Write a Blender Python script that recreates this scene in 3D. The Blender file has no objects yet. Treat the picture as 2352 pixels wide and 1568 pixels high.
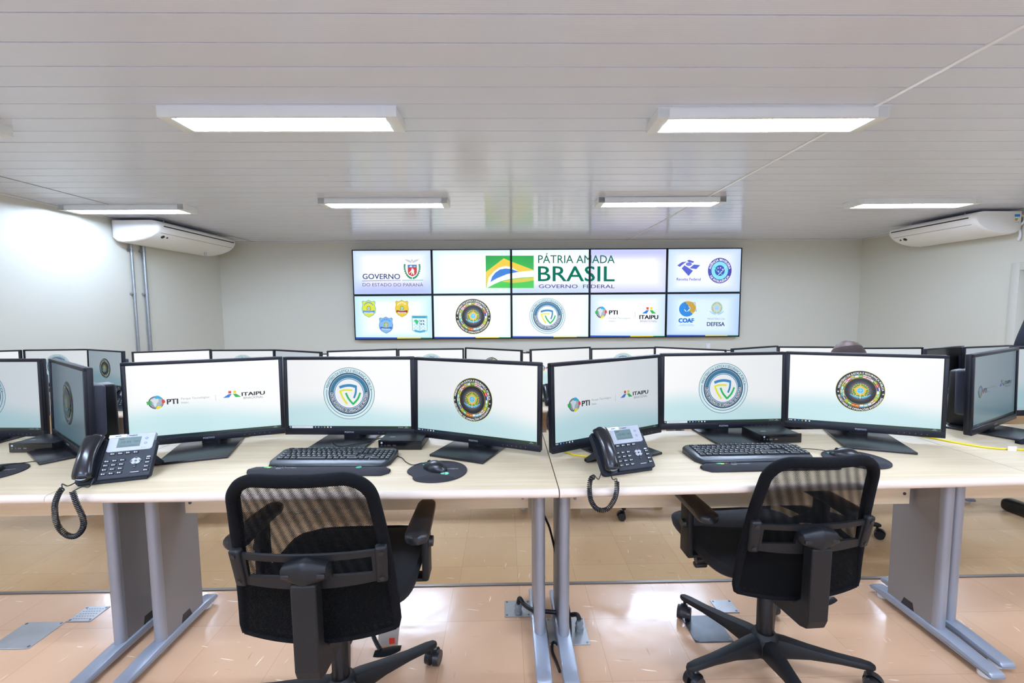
import bpy, bmesh, math, random
from mathutils import Vector, Matrix

random.seed(7)
PI = math.pi
scene = bpy.context.scene
COL = scene.collection

# ------------------------------------------------------------------ camera
F_PX, PITCH, ROLL, YAW, CAM_Z = 1010.0, .0793, -.0073, -.0164, 1.21
cam_data = bpy.data.cameras.new('camera')
cam = bpy.data.objects.new('camera', cam_data)
COL.objects.link(cam)
cam_data.sensor_width = 36.0
cam_data.lens = 36.0 * F_PX / 2352.0
cam_data.clip_start = .05
cam_data.clip_end = 60
fw = Vector((-math.sin(YAW) * math.cos(PITCH), math.cos(YAW) * math.cos(PITCH), -math.sin(PITCH)))
rt0 = Vector((math.cos(YAW), math.sin(YAW), 0))
up0 = rt0.cross(fw)
cr, sr = math.cos(ROLL), math.sin(ROLL)
rt = rt0 * cr + up0 * sr
up = up0 * cr - rt0 * sr
cam.matrix_world = Matrix(((rt.x, up.x, -fw.x, 0), (rt.y, up.y, -fw.y, 0), (rt.z, up.z, -fw.z, CAM_Z), (0, 0, 0, 1)))
scene.camera = cam

# ------------------------------------------------------------------ world, exposure
world = bpy.data.worlds.new('world')
scene.world = world
world.use_nodes = True
world.node_tree.nodes['Background'].inputs[0].default_value = (.85, .9, 1, 1)
world.node_tree.nodes['Background'].inputs[1].default_value = .05
vs = scene.view_settings
vs.view_transform = 'Standard'
vs.look = 'None'
vs.gamma = 1
vs.use_curve_mapping = False
vs.exposure = 0.0
TUBE = 157.0            # emission of the fluorescent tubes
SCREEN = .97          # emission of a white screen pixel
try:
    scene.cycles.use_denoising = True
    scene.cycles.max_bounces = 8
    scene.cycles.transparent_max_bounces = 24
    scene.cycles.sample_clamp_indirect = 6
    scene.cycles.caustics_reflective = False
    scene.cycles.caustics_refractive = False
except Exception:
    pass

CEIL = 2.371
ROWZ = (0.0, -.13, -.33)      # floor levels of the three tiers
DESK = .70

# ------------------------------------------------------------------ materials
def lin(c):
    return tuple((v / 12.92 if v <= .04045 else ((v + .055) / 1.055) ** 2.4) for v in c)

def hexc(h):
    return tuple(int(h[i:i + 2], 16) / 255 for i in (0, 2, 4))

def new_mat(name):
    m = bpy.data.materials.new(name)
    m.use_nodes = True
    return m, m.node_tree, m.node_tree.nodes['Principled BSDF']

def pbr(name, srgb, rough=.5, metal=0.0, bump=0, bscale=200, spec=.5, coat=0, var=0, vscale=8):
    m, nt, b = new_mat(name)
    c = lin(hexc(srgb))
    b.inputs['Base Color'].default_value = (*c, 1)
    b.inputs['Roughness'].default_value = rough
    b.inputs['Metallic'].default_value = metal
    b.inputs['Specular IOR Level'].default_value = spec
    b.inputs['Coat Weight'].default_value = coat
    tc = nt.nodes.new('ShaderNodeTexCoord')
    if var:
        n = nt.nodes.new('ShaderNodeTexNoise')
        n.inputs['Scale'].default_value = vscale
        n.inputs['Detail'].default_value = 4
        r = nt.nodes.new('ShaderNodeValToRGB')
        r.color_ramp.elements[0].color = (*[v * (1 - var) for v in c], 1)
        r.color_ramp.elements[1].color = (*[min(1, v * (1 + var)) for v in c], 1)
        nt.links.new(tc.outputs['Object'], n.inputs['Vector'])
        nt.links.new(n.outputs['Fac'], r.inputs['Fac'])
        nt.links.new(r.outputs['Color'], b.inputs['Base Color'])
    if bump:
        n = nt.nodes.new('ShaderNodeTexNoise')
        n.inputs['Scale'].default_value = bscale
        n.inputs['Detail'].default_value = 2
        bp = nt.nodes.new('ShaderNodeBump')
        bp.inputs['Strength'].default_value = bump
        bp.inputs['Distance'].default_value = .002
        nt.links.new(tc.outputs['Object'], n.inputs['Vector'])
        nt.links.new(n.outputs['Fac'], bp.inputs['Height'])
        nt.links.new(bp.outputs['Normal'], b.inputs['Normal'])
    return m

def glow(name, srgb, strength):
    m = bpy.data.materials.new(name)
    m.use_nodes = True
    nt = m.node_tree
    nt.nodes.clear()
    e = nt.nodes.new('ShaderNodeEmission')
    e.inputs[0].default_value = (*lin(hexc(srgb)), 1)
    e.inputs[1].default_value = strength
    o = nt.nodes.new('ShaderNodeOutputMaterial')
    nt.links.new(e.outputs[0], o.inputs[0])
    return m

def screen_mat(name, power, gain, tint):
    """LCD picture: colours of the picture on the faces, dimmer at grazing angles as an LCD panel is."""
    m, nt, b = new_mat(name)
    N, L = nt.nodes, nt.links
    b.inputs['Base Color'].default_value = (.008, .008, .01, 1)
    b.inputs['Roughness'].default_value = .28
    at = N.new('ShaderNodeAttribute')
    at.attribute_name = 'Col'
    geo = N.new('ShaderNodeNewGeometry')
    dot = N.new('ShaderNodeVectorMath'); dot.operation = 'DOT_PRODUCT'
    L.new(geo.outputs['Normal'], dot.inputs[0]); L.new(geo.outputs['Incoming'], dot.inputs[1])
    ab = N.new('ShaderNodeMath'); ab.operation = 'ABSOLUTE'
    L.new(dot.outputs['Value'], ab.inputs[0])
    mr = N.new('ShaderNodeMapRange')
    mr.inputs[1].default_value = .08; mr.inputs[2].default_value = .93
    L.new(ab.outputs[0], mr.inputs[0])
    pw = N.new('ShaderNodeMath'); pw.operation = 'POWER'
    L.new(mr.outputs[0], pw.inputs[0]); pw.inputs[1].default_value = power
    ml = N.new('ShaderNodeMath'); ml.operation = 'MULTIPLY_ADD'
    L.new(pw.outputs[0], ml.inputs[0]); ml.inputs[1].default_value = gain * .9; ml.inputs[2].default_value = gain * .1
    mix = N.new('ShaderNodeMix'); mix.data_type = 'RGBA'; mix.blend_type = 'MULTIPLY'
    mix.inputs[0].default_value = 1
    tr = N.new('ShaderNodeMix'); tr.data_type = 'RGBA'
    tr.inputs[6].default_value = (*tint, 1); tr.inputs[7].default_value = (1, 1, 1, 1)
    L.new(mr.outputs[0], tr.inputs[0])
    L.new(at.outputs['Color'], mix.inputs[6]); L.new(tr.outputs[2], mix.inputs[7])
    L.new(mix.outputs[2], b.inputs['Emission Color'])
    L.new(ml.outputs[0], b.inputs['Emission Strength'])
    try: m.cycles.emission_sampling = 'NONE'
    except Exception: pass
    return m

def attr_mat(name, rough=.5):
    m, nt, b = new_mat(name)
    at = nt.nodes.new('ShaderNodeAttribute')
    at.attribute_name = 'Col'
    nt.links.new(at.outputs['Color'], b.inputs['Base Color'])
    b.inputs['Roughness'].default_value = rough
    return m

def wood(name, c0, c1, rough, axis=0, scale=3.0):
    m, nt, b = new_mat(name)
    N, L = nt.nodes, nt.links
    tc = N.new('ShaderNodeTexCoord')
    mp = N.new('ShaderNodeMapping')
    s = [16, 16, 16]; s[axis] = .9
    mp.inputs['Scale'].default_value = s
    L.new(tc.outputs['Object'], mp.inputs['Vector'])
    n = N.new('ShaderNodeTexNoise')
    n.inputs['Scale'].default_value = scale
    n.inputs['Detail'].default_value = 7
    n.inputs['Roughness'].default_value = .62
    n.inputs['Distortion'].default_value = .35
    L.new(mp.outputs[0], n.inputs['Vector'])
    r = N.new('ShaderNodeValToRGB')
    r.color_ramp.elements[0].position = .3
    r.color_ramp.elements[1].position = .72
    r.color_ramp.elements[0].color = (*lin(hexc(c0)), 1)
    r.color_ramp.elements[1].color = (*lin(hexc(c1)), 1)
    L.new(n.outputs['Fac'], r.inputs['Fac'])
    L.new(r.outputs['Color'], b.inputs['Base Color'])
    b.inputs['Roughness'].default_value = rough
    return m

def floor_mat(nm, k0, k1):
    m, nt, b = new_mat(nm)
    N, L = nt.nodes, nt.links
    tc = N.new('ShaderNodeTexCoord')
    def noise(scale, detail, src, rough=.5):
        n = N.new('ShaderNodeTexNoise')
        n.inputs['Scale'].default_value = scale
        n.inputs['Detail'].default_value = detail
        n.inputs['Roughness'].default_value = rough
        L.new(src, n.inputs['Vector'])
        return n
    def ramp(src, stops):
        r = N.new('ShaderNodeValToRGB')
        e = r.color_ramp.elements
        while len(e) < len(stops): e.new(.5)
        for k, (p, c) in enumerate(stops):
            e[k].position = p; e[k].color = (*c, 1)
        L.new(src, r.inputs['Fac'])
        return r
    def mix(kind, fac, a, bb):
        x = N.new('ShaderNodeMix'); x.data_type = 'RGBA'; x.blend_type = kind
        if isinstance(fac, float): x.inputs[0].default_value = fac
        else: L.new(fac, x.inputs[0])
        for k, v in ((6, a), (7, bb)):
            if isinstance(v, tuple): x.inputs[k].default_value = (*v, 1)
            else: L.new(v, x.inputs[k])
        return x.outputs[2]
    obj = tc.outputs['Object']
    base = ramp(noise(1.6, 5, obj).outputs['Fac'], [(.3, lin(hexc(k0))), (.7, lin(hexc(k1)))]).outputs['Color']
    # tiles
    mp = N.new('ShaderNodeMapping'); mp.inputs['Location'].default_value = (.226 + .29, -.185, 0)
    L.new(obj, mp.inputs['Vector'])
    br = N.new('ShaderNodeTexBrick')
    br.offset = 0; br.squash = 1
    br.inputs['Color1'].default_value = (1, 1, 1, 1)
    br.inputs['Color2'].default_value = (.94, .93, .92, 1)
    br.inputs['Mortar'].default_value = (.80, .75, .70, 1)
    br.inputs['Scale'].default_value = 1
    br.inputs['Mortar Size'].default_value = .0012
    br.inputs['Mortar Smooth'].default_value = .2
    br.inputs['Brick Width'].default_value = .285
    br.inputs['Row Height'].default_value = .285
    L.new(mp.outputs[0], br.inputs['Vector'])
    c = mix('MULTIPLY', 1.0, base, br.outputs['Color'])
    # short streaks of the vinyl, two directions, light and dark
    for ang, sx, sy, thr, colr, off in ((.15, 120, 9, .745, lin(hexc('f3e3c8')), 0), (1.75, 120, 9, .75, lin(hexc('f3e3c8')), 5), (1.5, 110, 9, .755, lin(hexc('b18a60')), 9), (.1, 120, 9, .755, lin(hexc('b18a60')), 13)):
        mp1 = N.new('ShaderNodeMapping')
        mp1.inputs['Rotation'].default_value = (0, 0, ang)
        mp1.inputs['Location'].default_value = (off, off * 2, 0)
        L.new(obj, mp1.inputs['Vector'])
        mp2 = N.new('ShaderNodeMapping')
        mp2.inputs['Scale'].default_value = (sy, sx, 1)
        L.new(mp1.outputs[0], mp2.inputs['Vector'])
        n = noise(1.0, 1, mp2.outputs[0])
        f = ramp(n.outputs['Fac'], [(thr, (0, 0, 0)), (thr + .03, (1, 1, 1))])
        ml = N.new('ShaderNodeMath'); ml.operation = 'MULTIPLY'; ml.inputs[1].default_value = .75
        L.new(f.outputs['Color'], ml.inputs[0])
        c = mix('MIX', ml.outputs[0], c, colr)
    L.new(c, b.inputs['Base Color'])
    b.inputs['Specular IOR Level'].default_value = .6
    rr = ramp(noise(3.0, 4, obj).outputs['Fac'], [(.3, (.13, .13, .13)), (.75, (.25, .25, .25))])
    L.new(rr.outputs['Color'], b.inputs['Roughness'])
    n2 = noise(9, 3, obj)
    bp = N.new('ShaderNodeBump'); bp.inputs['Strength'].default_value = .12; bp.inputs['Distance'].default_value = .01
    L.new(n2.outputs['Fac'], bp.inputs['Height'])
    L.new(bp.outputs['Normal'], b.inputs['Normal'])
    return m

def ceiling_mat():
    m, nt, b = new_mat('pvc_ceiling_board')
    N, L = nt.nodes, nt.links
    tc = N.new('ShaderNodeTexCoord')
    w = N.new('ShaderNodeTexWave')
    w.bands_direction = 'Y'
    w.inputs['Scale'].default_value = 26
    L.new(tc.outputs['Object'], w.inputs['Vector'])
    bp = N.new('ShaderNodeBump'); bp.inputs['Strength'].default_value = .12; bp.inputs['Distance'].default_value = .001
    L.new(w.outputs['Fac'], bp.inputs['Height'])
    L.new(bp.outputs['Normal'], b.inputs['Normal'])
    b.inputs['Base Color'].default_value = (*lin(hexc('e6ebfa')), 1)
    b.inputs['Roughness'].default_value = .16
    b.inputs['Specular IOR Level'].default_value = .55
    return m

def mesh_fabric_mat(name, pitch, ang, hole, oned=False, weave='08090b'):
    """Woven mesh with real open holes, patterned on the fabric's own UVs (metres)."""
    m, nt, b = new_mat(name)
    N, L = nt.nodes, nt.links
    b.inputs['Base Color'].default_value = (*lin(hexc(weave)), 1)
    b.inputs['Roughness'].default_value = .8
    b.inputs['Specular IOR Level'].default_value = .12
    uv = N.new('ShaderNodeUVMap')
    uv.uv_map = 'UVMap'
    mp = N.new('ShaderNodeMapping')
    mp.inputs['Rotation'].default_value = (0, 0, ang)
    s = 2 * PI / pitch
    mp.inputs['Scale'].default_value = (s, s, 1)
    L.new(uv.outputs[0], mp.inputs['Vector'])
    sp = N.new('ShaderNodeSeparateXYZ')
    L.new(mp.outputs[0], sp.inputs[0])
    sx = N.new('ShaderNodeMath'); sx.operation = 'SINE'; L.new(sp.outputs[0], sx.inputs[0])
    sy = N.new('ShaderNodeMath'); sy.operation = 'SINE'; L.new(sp.outputs[1], sy.inputs[0])
    ad = N.new('ShaderNodeMath'); ad.operation = 'ADD'; L.new(sx.outputs[0], ad.inputs[0])
    if oned: ad.inputs[1].default_value = 0
    else: L.new(sy.outputs[0], ad.inputs[1])
    gt = N.new('ShaderNodeMath'); gt.operation = 'GREATER_THAN'; gt.inputs[1].default_value = hole
    L.new(ad.outputs[0], gt.inputs[0])
    bp = N.new('ShaderNodeBump'); bp.inputs['Strength'].default_value = .8; bp.inputs['Distance'].default_value = .001
    inv = N.new('ShaderNodeMath'); inv.operation = 'MULTIPLY'; inv.inputs[1].default_value = -1
    L.new(ad.outputs[0], inv.inputs[0]); L.new(inv.outputs[0], bp.inputs['Height'])
    L.new(bp.outputs['Normal'], b.inputs['Normal'])
    t = N.new('ShaderNodeBsdfTransparent')
    mx = N.new('ShaderNodeMixShader')
    L.new(gt.outputs[0], mx.inputs[0]); L.new(b.outputs[0], mx.inputs[1]); L.new(t.outputs[0], mx.inputs[2])
    L.new(mx.outputs[0], N['Material Output'].inputs['Surface'])
    return m

M = dict(
    wall=pbr('painted_wall', 'd8d7cb', .55, bump=.05, bscale=60),
    ceiling=ceiling_mat(),
    ceil_trim=pbr('pvc_trim', 'e8e6e4', .3),
    floor=floor_mat('vinyl_tile_upper', 'c59c7a', 'd3ad8c'),
    floor_low=floor_mat('vinyl_tile_lower', 'd0aa7e', 'dcbc92'),
    nosing=pbr('step_nosing', '756f68', .35, .4),
    trimdark=pbr('dark_joint', '8d8b88', .5),
    desk=wood('maple_laminate', 'cab491', 'd9c9a9', .42),
    deskedge=pbr('desk_edge_band', 'dac9b8', .4, var=.04),
    panel=wood('maple_panel', 'd8c3a0', 'e4d2b2', .45),
    silver=pbr('silver_painted_steel', '9c9fa6', .38, .35, bump=.05, bscale=900),
    footsilver=pbr('light_silver_foot', '9aa1ad', .28, .25),
    legdark=pbr('grey_leg_side', '8a8685', .42, .2),
    whiteplastic=pbr('white_plastic', 'e9ebe9', .35),
    acwhite=pbr('ac_white_plastic', 'f4f4f2', .32),
    fixture=pbr('white_enamel', 'eef1ef', .35),
    louver=pbr('reflector_metal', 'c9ccd2', .2, .6),
    black=pbr('black_plastic', '18191c', .38, bump=.06, bscale=900),
    blackgloss=pbr('black_gloss_plastic', '0e0f12', .16),
    bezel=pbr('monitor_bezel', '13141b', .4, spec=.3, bump=.04, bscale=700),
    housing=pbr('monitor_back_housing', '2f3242', .45),
    base=pbr('monitor_base', '1b1b1e', .26, bump=.1, bscale=500),
    chairplastic=pbr('chair_plastic', '141517', .5, spec=.35, bump=.12, bscale=700),
    chairdark=pbr('chair_black_steel', '141416', .35, .2),
    fabric=pbr('seat_fabric', '101114', .9, bump=.6, bscale=700),
    rimfabric=pbr('rim_fabric', '0b0c0f', .85, spec=.15, bump=1.0, bscale=420),
    keyboard=pbr('keyboard_case', '2b2f34', .34),
    key=pbr('keycap', '1d2023', .4),
    keyglyph=pbr('key_legend', 'd9dde0', .5),
    rest=pbr('wrist_rest_cloth', '232228', .8, bump=.25, bscale=900),
    mouse=pbr('mouse_shell', '16181d', .3),
    phone=pbr('phone_body', '21252d', .5, spec=.25, bump=.03),
    handset=pbr('phone_handset', '17181c', .22),
    phonesilver=pbr('phone_silver', 'a4a7ab', .5, .2),
    lcd=pbr('phone_lcd', '566a66', .5),
    lcddark=pbr('phone_lcd_segments', '2c3a38', .4),
    white=pbr('white_print', 'f2f2f2', .5),
    labelblue=pbr('blue_print', '2b6fb5', .5),
    green=pbr('green_print', '1ea070', .5),
    red=pbr('red_print', 'd43a2a', .5),
    yellow=pbr('yellow_cable', 'e6cf12', .4),
    cable=pbr('black_cable', '121213', .45),
    greycable=pbr('grey_cable', 'b9bcc0', .45),
    galv=pbr('galvanised_steel', 'a9aeb2', .3, .8, var=.15, vscale=30),
    plate=pbr('floor_box_steel', 'a6a8aa', .3, .6, var=.2, vscale=14),
    platedark=pbr('floor_box_dark_steel', '5d6064', .32, .6, var=.3, vscale=20),
    doorpaint=pbr('door_paint', 'd3d2c8', .45),
    gland=pbr('cable_gland', '7f8789', .4),
    orange=pbr('orange_print', 'e08a2c', .5),
    screws=pbr('screw_steel', '77797c', .3, .9),
    offscreen=pbr('switched_off_screen', '121214', .3),
    text=pbr('bezel_lettering', 'c8ccd2', .35, .3),
    skin=pbr('skin_brown', '574236', .5, bump=.1, bscale=60),
    skin2=pbr('skin_light', 'b98466', .5),
    hair=pbr('shaved_hair', '35251f', .8, bump=.3, bscale=500),
    darkhair=pbr('dark_hair', '17120f', .7),
    shirt=pbr('light_shirt', 'cfd6de', .8),
    darkshirt=pbr('dark_jacket', '1a1c22', .85),
    navy=pbr('navy_suit', '101624', .85, bump=.2, bscale=300),
    shoe=pbr('black_shoe', '0c0c0d', .3),
    eye=pbr('eye_white', 'e8e6e2', .3),
    lip=pbr('lips', '7a463b', .5),
    tube=glow('fluorescent_tube', 'cee2ff', TUBE),
    fill_glow=glow('window_fill_glow', 'c4d8ff', 6.5),  # fill light of the window added behind the camera
    screen=screen_mat('lcd_picture', 1.08, SCREEN, (.55, .80, 1.0)),
    wallscreen=screen_mat('video_wall_picture', .6, 1.08, (.9, .93, 1.0)),
    print=attr_mat('printed_picture'),
    mesh_back=mesh_fabric_mat('chair_mesh_outer', .0027, math.radians(-45), .05),
    mesh_front=mesh_fabric_mat('chair_mesh_inner', .0025055, math.radians(-42.92), -.38, True),
    mesh_tight=mesh_fabric_mat('chair_mesh_lower', .0030, math.radians(-45), 1.93),
    acrylic=pbr('acrylic_label', 'a9a5a0', .15),
)

# ------------------------------------------------------------------ geometry helpers
I4 = Matrix.Identity(4)
def T(x=0, y=0, z=0): return Matrix.Translation((x, y, z))
def RX(a): return Matrix.Rotation(a, 4, 'X')
def RY(a): return Matrix.Rotation(a, 4, 'Y')
def RZ(a): return Matrix.Rotation(a, 4, 'Z')

class MB:
    """Collects shapes; build() links them as ONE mesh object."""
    def __init__(self):
        self.v = []; self.f = []; self.mi = []; self.col = []; self.sm = []
        self.cur = 0; self.m = I4; self.c = (1, 1, 1); self.smooth = False
    def add(self, verts, faces, smooth=None):
        o = len(self.v)
        self.v += [self.m @ Vector(p) for p in verts]
        for f in faces:
            self.f.append([o + i for i in f]); self.mi.append(self.cur); self.col.append(self.c)
            self.sm.append(self.smooth if smooth is None else smooth)
        return self
    def at(self, m): self.m = m; return self
    def use(self, i): self.cur = i; return self
    def bm(self, b, smooth=False):
        b.verts.index_update()
        self.add([v.co.copy() for v in b.verts], [[v.index for v in f.verts] for f in b.faces], smooth)
        b.free(); return self
    def box(self, x0, x1, y0, y1, z0, z1, bev=0, seg=2, smooth=False):
        if bev <= 0:
            vs_ = [(x0, y0, z0), (x1, y0, z0), (x1, y1, z0), (x0, y1, z0), (x0, y0, z1), (x1, y0, z1), (x1, y1, z1), (x0, y1, z1)]
            return self.add(vs_, [(0, 3, 2, 1), (4, 5, 6, 7), (0, 1, 5, 4), (1, 2, 6, 5), (2, 3, 7, 6), (3, 0, 4, 7)], False)
        b = bmesh.new()
        bmesh.ops.create_cube(b, size=1, matrix=T((x0 + x1) / 2, (y0 + y1) / 2, (z0 + z1) / 2) @ Matrix.Diagonal((x1 - x0, y1 - y0, z1 - z0, 1)))
        bmesh.ops.bevel(b, geom=b.edges[:], offset=bev, segments=seg, profile=.5, affect='EDGES')
        return self.bm(b, smooth or seg > 1)
    def cyl(self, p0, p1, r0, r1=None, n=20, caps=True, smooth=True):
        r1 = r0 if r1 is None else r1
        p0, p1 = Vector(p0), Vector(p1)
        d = (p1 - p0).normalized()
        a = d.orthogonal().normalized(); b = d.cross(a)
        vs_ = []
        for p, r in ((p0, r0), (p1, r1)):
            for i in range(n):
                t = 2 * PI * i / n
                vs_.append(p + (a * math.cos(t) + b * math.sin(t)) * r)
        self.add(vs_, [(i, (i + 1) % n, n + (i + 1) % n, n + i) for i in range(n)], smooth)
        if caps:
            self.add(vs_[:n], [list(range(n - 1, -1, -1))], False)
            self.add(vs_[n:], [list(range(n))], False)
        return self
    def tube(self, pts, r, n=8, sx=1.0, caps=True):
        """Round tube along a polyline; r a number or a list."""
        P = [Vector(p) for p in pts]
        k = len(P)
        rr = r if isinstance(r, (list, tuple)) else [r] * k
        tan = [(P[min(i + 1, k - 1)] - P[max(i - 1, 0)]).normalized() for i in range(k)]
        a = tan[0].orthogonal().normalized()
        rings = []
        for i in range(k):
            a = (a - tan[i] * a.dot(tan[i]))
            a = a.normalized() if a.length > 1e-6 else tan[i].orthogonal().normalized()
            b = tan[i].cross(a)
            for j in range(n):
                t = 2 * PI * j / n
                rings.append(P[i] + (a * math.cos(t) * sx + b * math.sin(t)) * rr[i])
        fs = []
        for i in range(k - 1):
            for j in range(n):
                fs.append((i * n + j, i * n + (j + 1) % n, (i + 1) * n + (j + 1) % n, (i + 1) * n + j))
        if caps:
            fs.append(list(range(n - 1, -1, -1))); fs.append([(k - 1) * n + j for j in range(n)])
        return self.add(rings, fs, True)
    def prism(self, poly, h0, h1, axis='z', bev=0, smooth=False):
        """Extrude a 2D polygon. axis z: (x,y); axis y: (x,z); axis x: (y,z)."""
        def mk(p, h):
            return {'z': (p[0], p[1], h), 'y': (p[0], h, p[1]), 'x': (h, p[0], p[1])}[axis]
        n = len(poly)
        b = bmesh.new()
        lo = [b.verts.new(mk(p, h0)) for p in poly]
        hi = [b.verts.new(mk(p, h1)) for p in poly]
        b.faces.new(lo[::-1]); b.faces.new(hi)
        for i in range(n):
            b.faces.new((lo[i], lo[(i + 1) % n], hi[(i + 1) % n], hi[i]))
        bmesh.ops.recalc_face_normals(b, faces=b.faces[:])
        if bev:
            es = [e for e in b.edges if len(e.link_faces) == 2 and e.calc_face_angle(0) > .6]
            bmesh.ops.bevel(b, geom=es, offset=bev, segments=2, profile=.5, affect='EDGES')
        return self.bm(b, smooth)
    def lathe(self, prof, n=24, center=(0, 0, 0)):
        cx, cy, cz = center
        vs_ = []
        for r, z in prof:
            for i in range(n):
                t = 2 * PI * i / n
                vs_.append((cx + r * math.cos(t), cy + r * math.sin(t), cz + z))
        k = len(prof)
        fs = [(i * n + j, i * n + (j + 1) % n, (i + 1) * n + (j + 1) % n, (i + 1) * n + j) for i in range(k - 1) for j in range(n)]
        fs += [list(range(n - 1, -1, -1)), [(k - 1) * n + j for j in range(n)]]
        return self.add(vs_, fs, True)
    def loft(self, rings, closed=True, caps=True, smooth=True):
        n = len(rings[0]); k = len(rings)
        vs_ = [p for r in rings for p in r]
        fs = []
        for i in range(k - 1):
            for j in range(n if closed else n - 1):
                fs.append((i * n + j, i * n + (j + 1) % n, (i + 1) * n + (j + 1) % n, (i + 1) * n + j))
        if caps and closed:
            fs.append(list(range(n - 1, -1, -1))); fs.append([(k - 1) * n + j for j in range(n)])
        return self.add(vs_, fs, smooth)
    def build(self, name, mats, parent=None, colors=False, autosmooth=True):
        me = bpy.data.meshes.new(name)
        me.from_pydata([tuple(p) for p in self.v], [], self.f)
        for m_ in (mats if isinstance(mats, (list, tuple)) else [mats]):
            me.materials.append(M[m_] if isinstance(m_, str) else m_)
        for i, p in enumerate(me.polygons):
            p.material_index = self.mi[i]; p.use_smooth = self.sm[i]
        if colors:
            ca = me.color_attributes.new('Col', 'FLOAT_COLOR', 'CORNER')
            for p, c in zip(me.polygons, self.col):
                for k, li in enumerate(p.loop_indices):
                    cc = c[k] if isinstance(c[0], (tuple, list)) else c
                    ca.data[li].color = (*cc, 1)
        me.validate()
        me.update()
        if autosmooth and any(self.sm):
            try: me.set_sharp_from_angle(angle=math.radians(38))
            except Exception: pass
        o = bpy.data.objects.new(name, me)
        COL.objects.link(o)
        if parent: o.parent = parent
        return o

def smooth_path(pts, sub=6, closed=False):
    P = [Vector(p) for p in pts]
    out = []
    n = len(P)
    for i in range(n - 1):
        p0 = P[max(i - 1, 0)]; p1 = P[i]; p2 = P[i + 1]; p3 = P[min(i + 2, n - 1)]
        for s in range(sub):
            t = s / sub
            out.append(.5 * ((2 * p1) + (-p0 + p2) * t + (2 * p0 - 5 * p1 + 4 * p2 - p3) * t * t + (-p0 + 3 * p1 - 3 * p2 + p3) * t ** 3))
    out.append(P[-1])
    return out

def tag(o, label=None, cat=None, group=None, kind=None):
    if label: o['label'] = label
    if cat: o['category'] = cat
    if group: o['group'] = group
    if kind: o['kind'] = kind
    return o

def thing(name, label, cat, loc=(0, 0, 0), rz=0, group=None):
    o = bpy.data.objects.new(name, None)
    o.empty_display_size = .05
    COL.objects.link(o)
    o.location = loc; o.rotation_euler = (0, 0, rz)
    return tag(o, label, cat, group)

def children(o): return [c for c in bpy.data.objects if c.parent == o]

def snapshot(o):
    return (o, [snapshot(c) for c in children(o)])

def copy_tree(snap, parent=None):
    o, kids = snap
    c = o.copy()
    COL.objects.link(c)
    c.parent = parent
    for k in kids: copy_tree(k, c)
    return c

def struct(o, label, cat):
    o['kind'] = 'structure'; o['label'] = label; o['category'] = cat
    return o

# ------------------------------------------------------------------ flat pictures (screens, prints)
_tc = {}
def text_geo(s, bold):
    key = s
    if key not in _tc:
        cu = bpy.data.curves.new('t', 'FONT')
        cu.body = s; cu.size = 1; cu.resolution_u = 3
        ob = bpy.data.objects.new('t', cu)
        COL.objects.link(ob)
        dg = bpy.context.evaluated_depsgraph_get()
        me = bpy.data.meshes.new_from_object(ob.evaluated_get(dg))
        tb = bmesh.new(); tb.from_mesh(me); bmesh.ops.triangulate(tb, faces=tb.faces[:]); tb.to_mesh(me); tb.free()
        V_ = [(v.co.x, v.co.y) for v in me.vertices]
        F_ = [tuple(p.vertices) for p in me.polygons]
        bpy.data.objects.remove(ob); bpy.data.curves.remove(cu); bpy.data.meshes.remove(me)
        xs = [p[0] for p in V_] or [0, 1]
        x0, x1 = min(xs), max(xs)
        _tc[key] = ([(x - x0, y) for x, y in V_], F_, x1 - x0)
    return _tc[key]
CAPH = .70        # cap height of the built-in face at size 1

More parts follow.
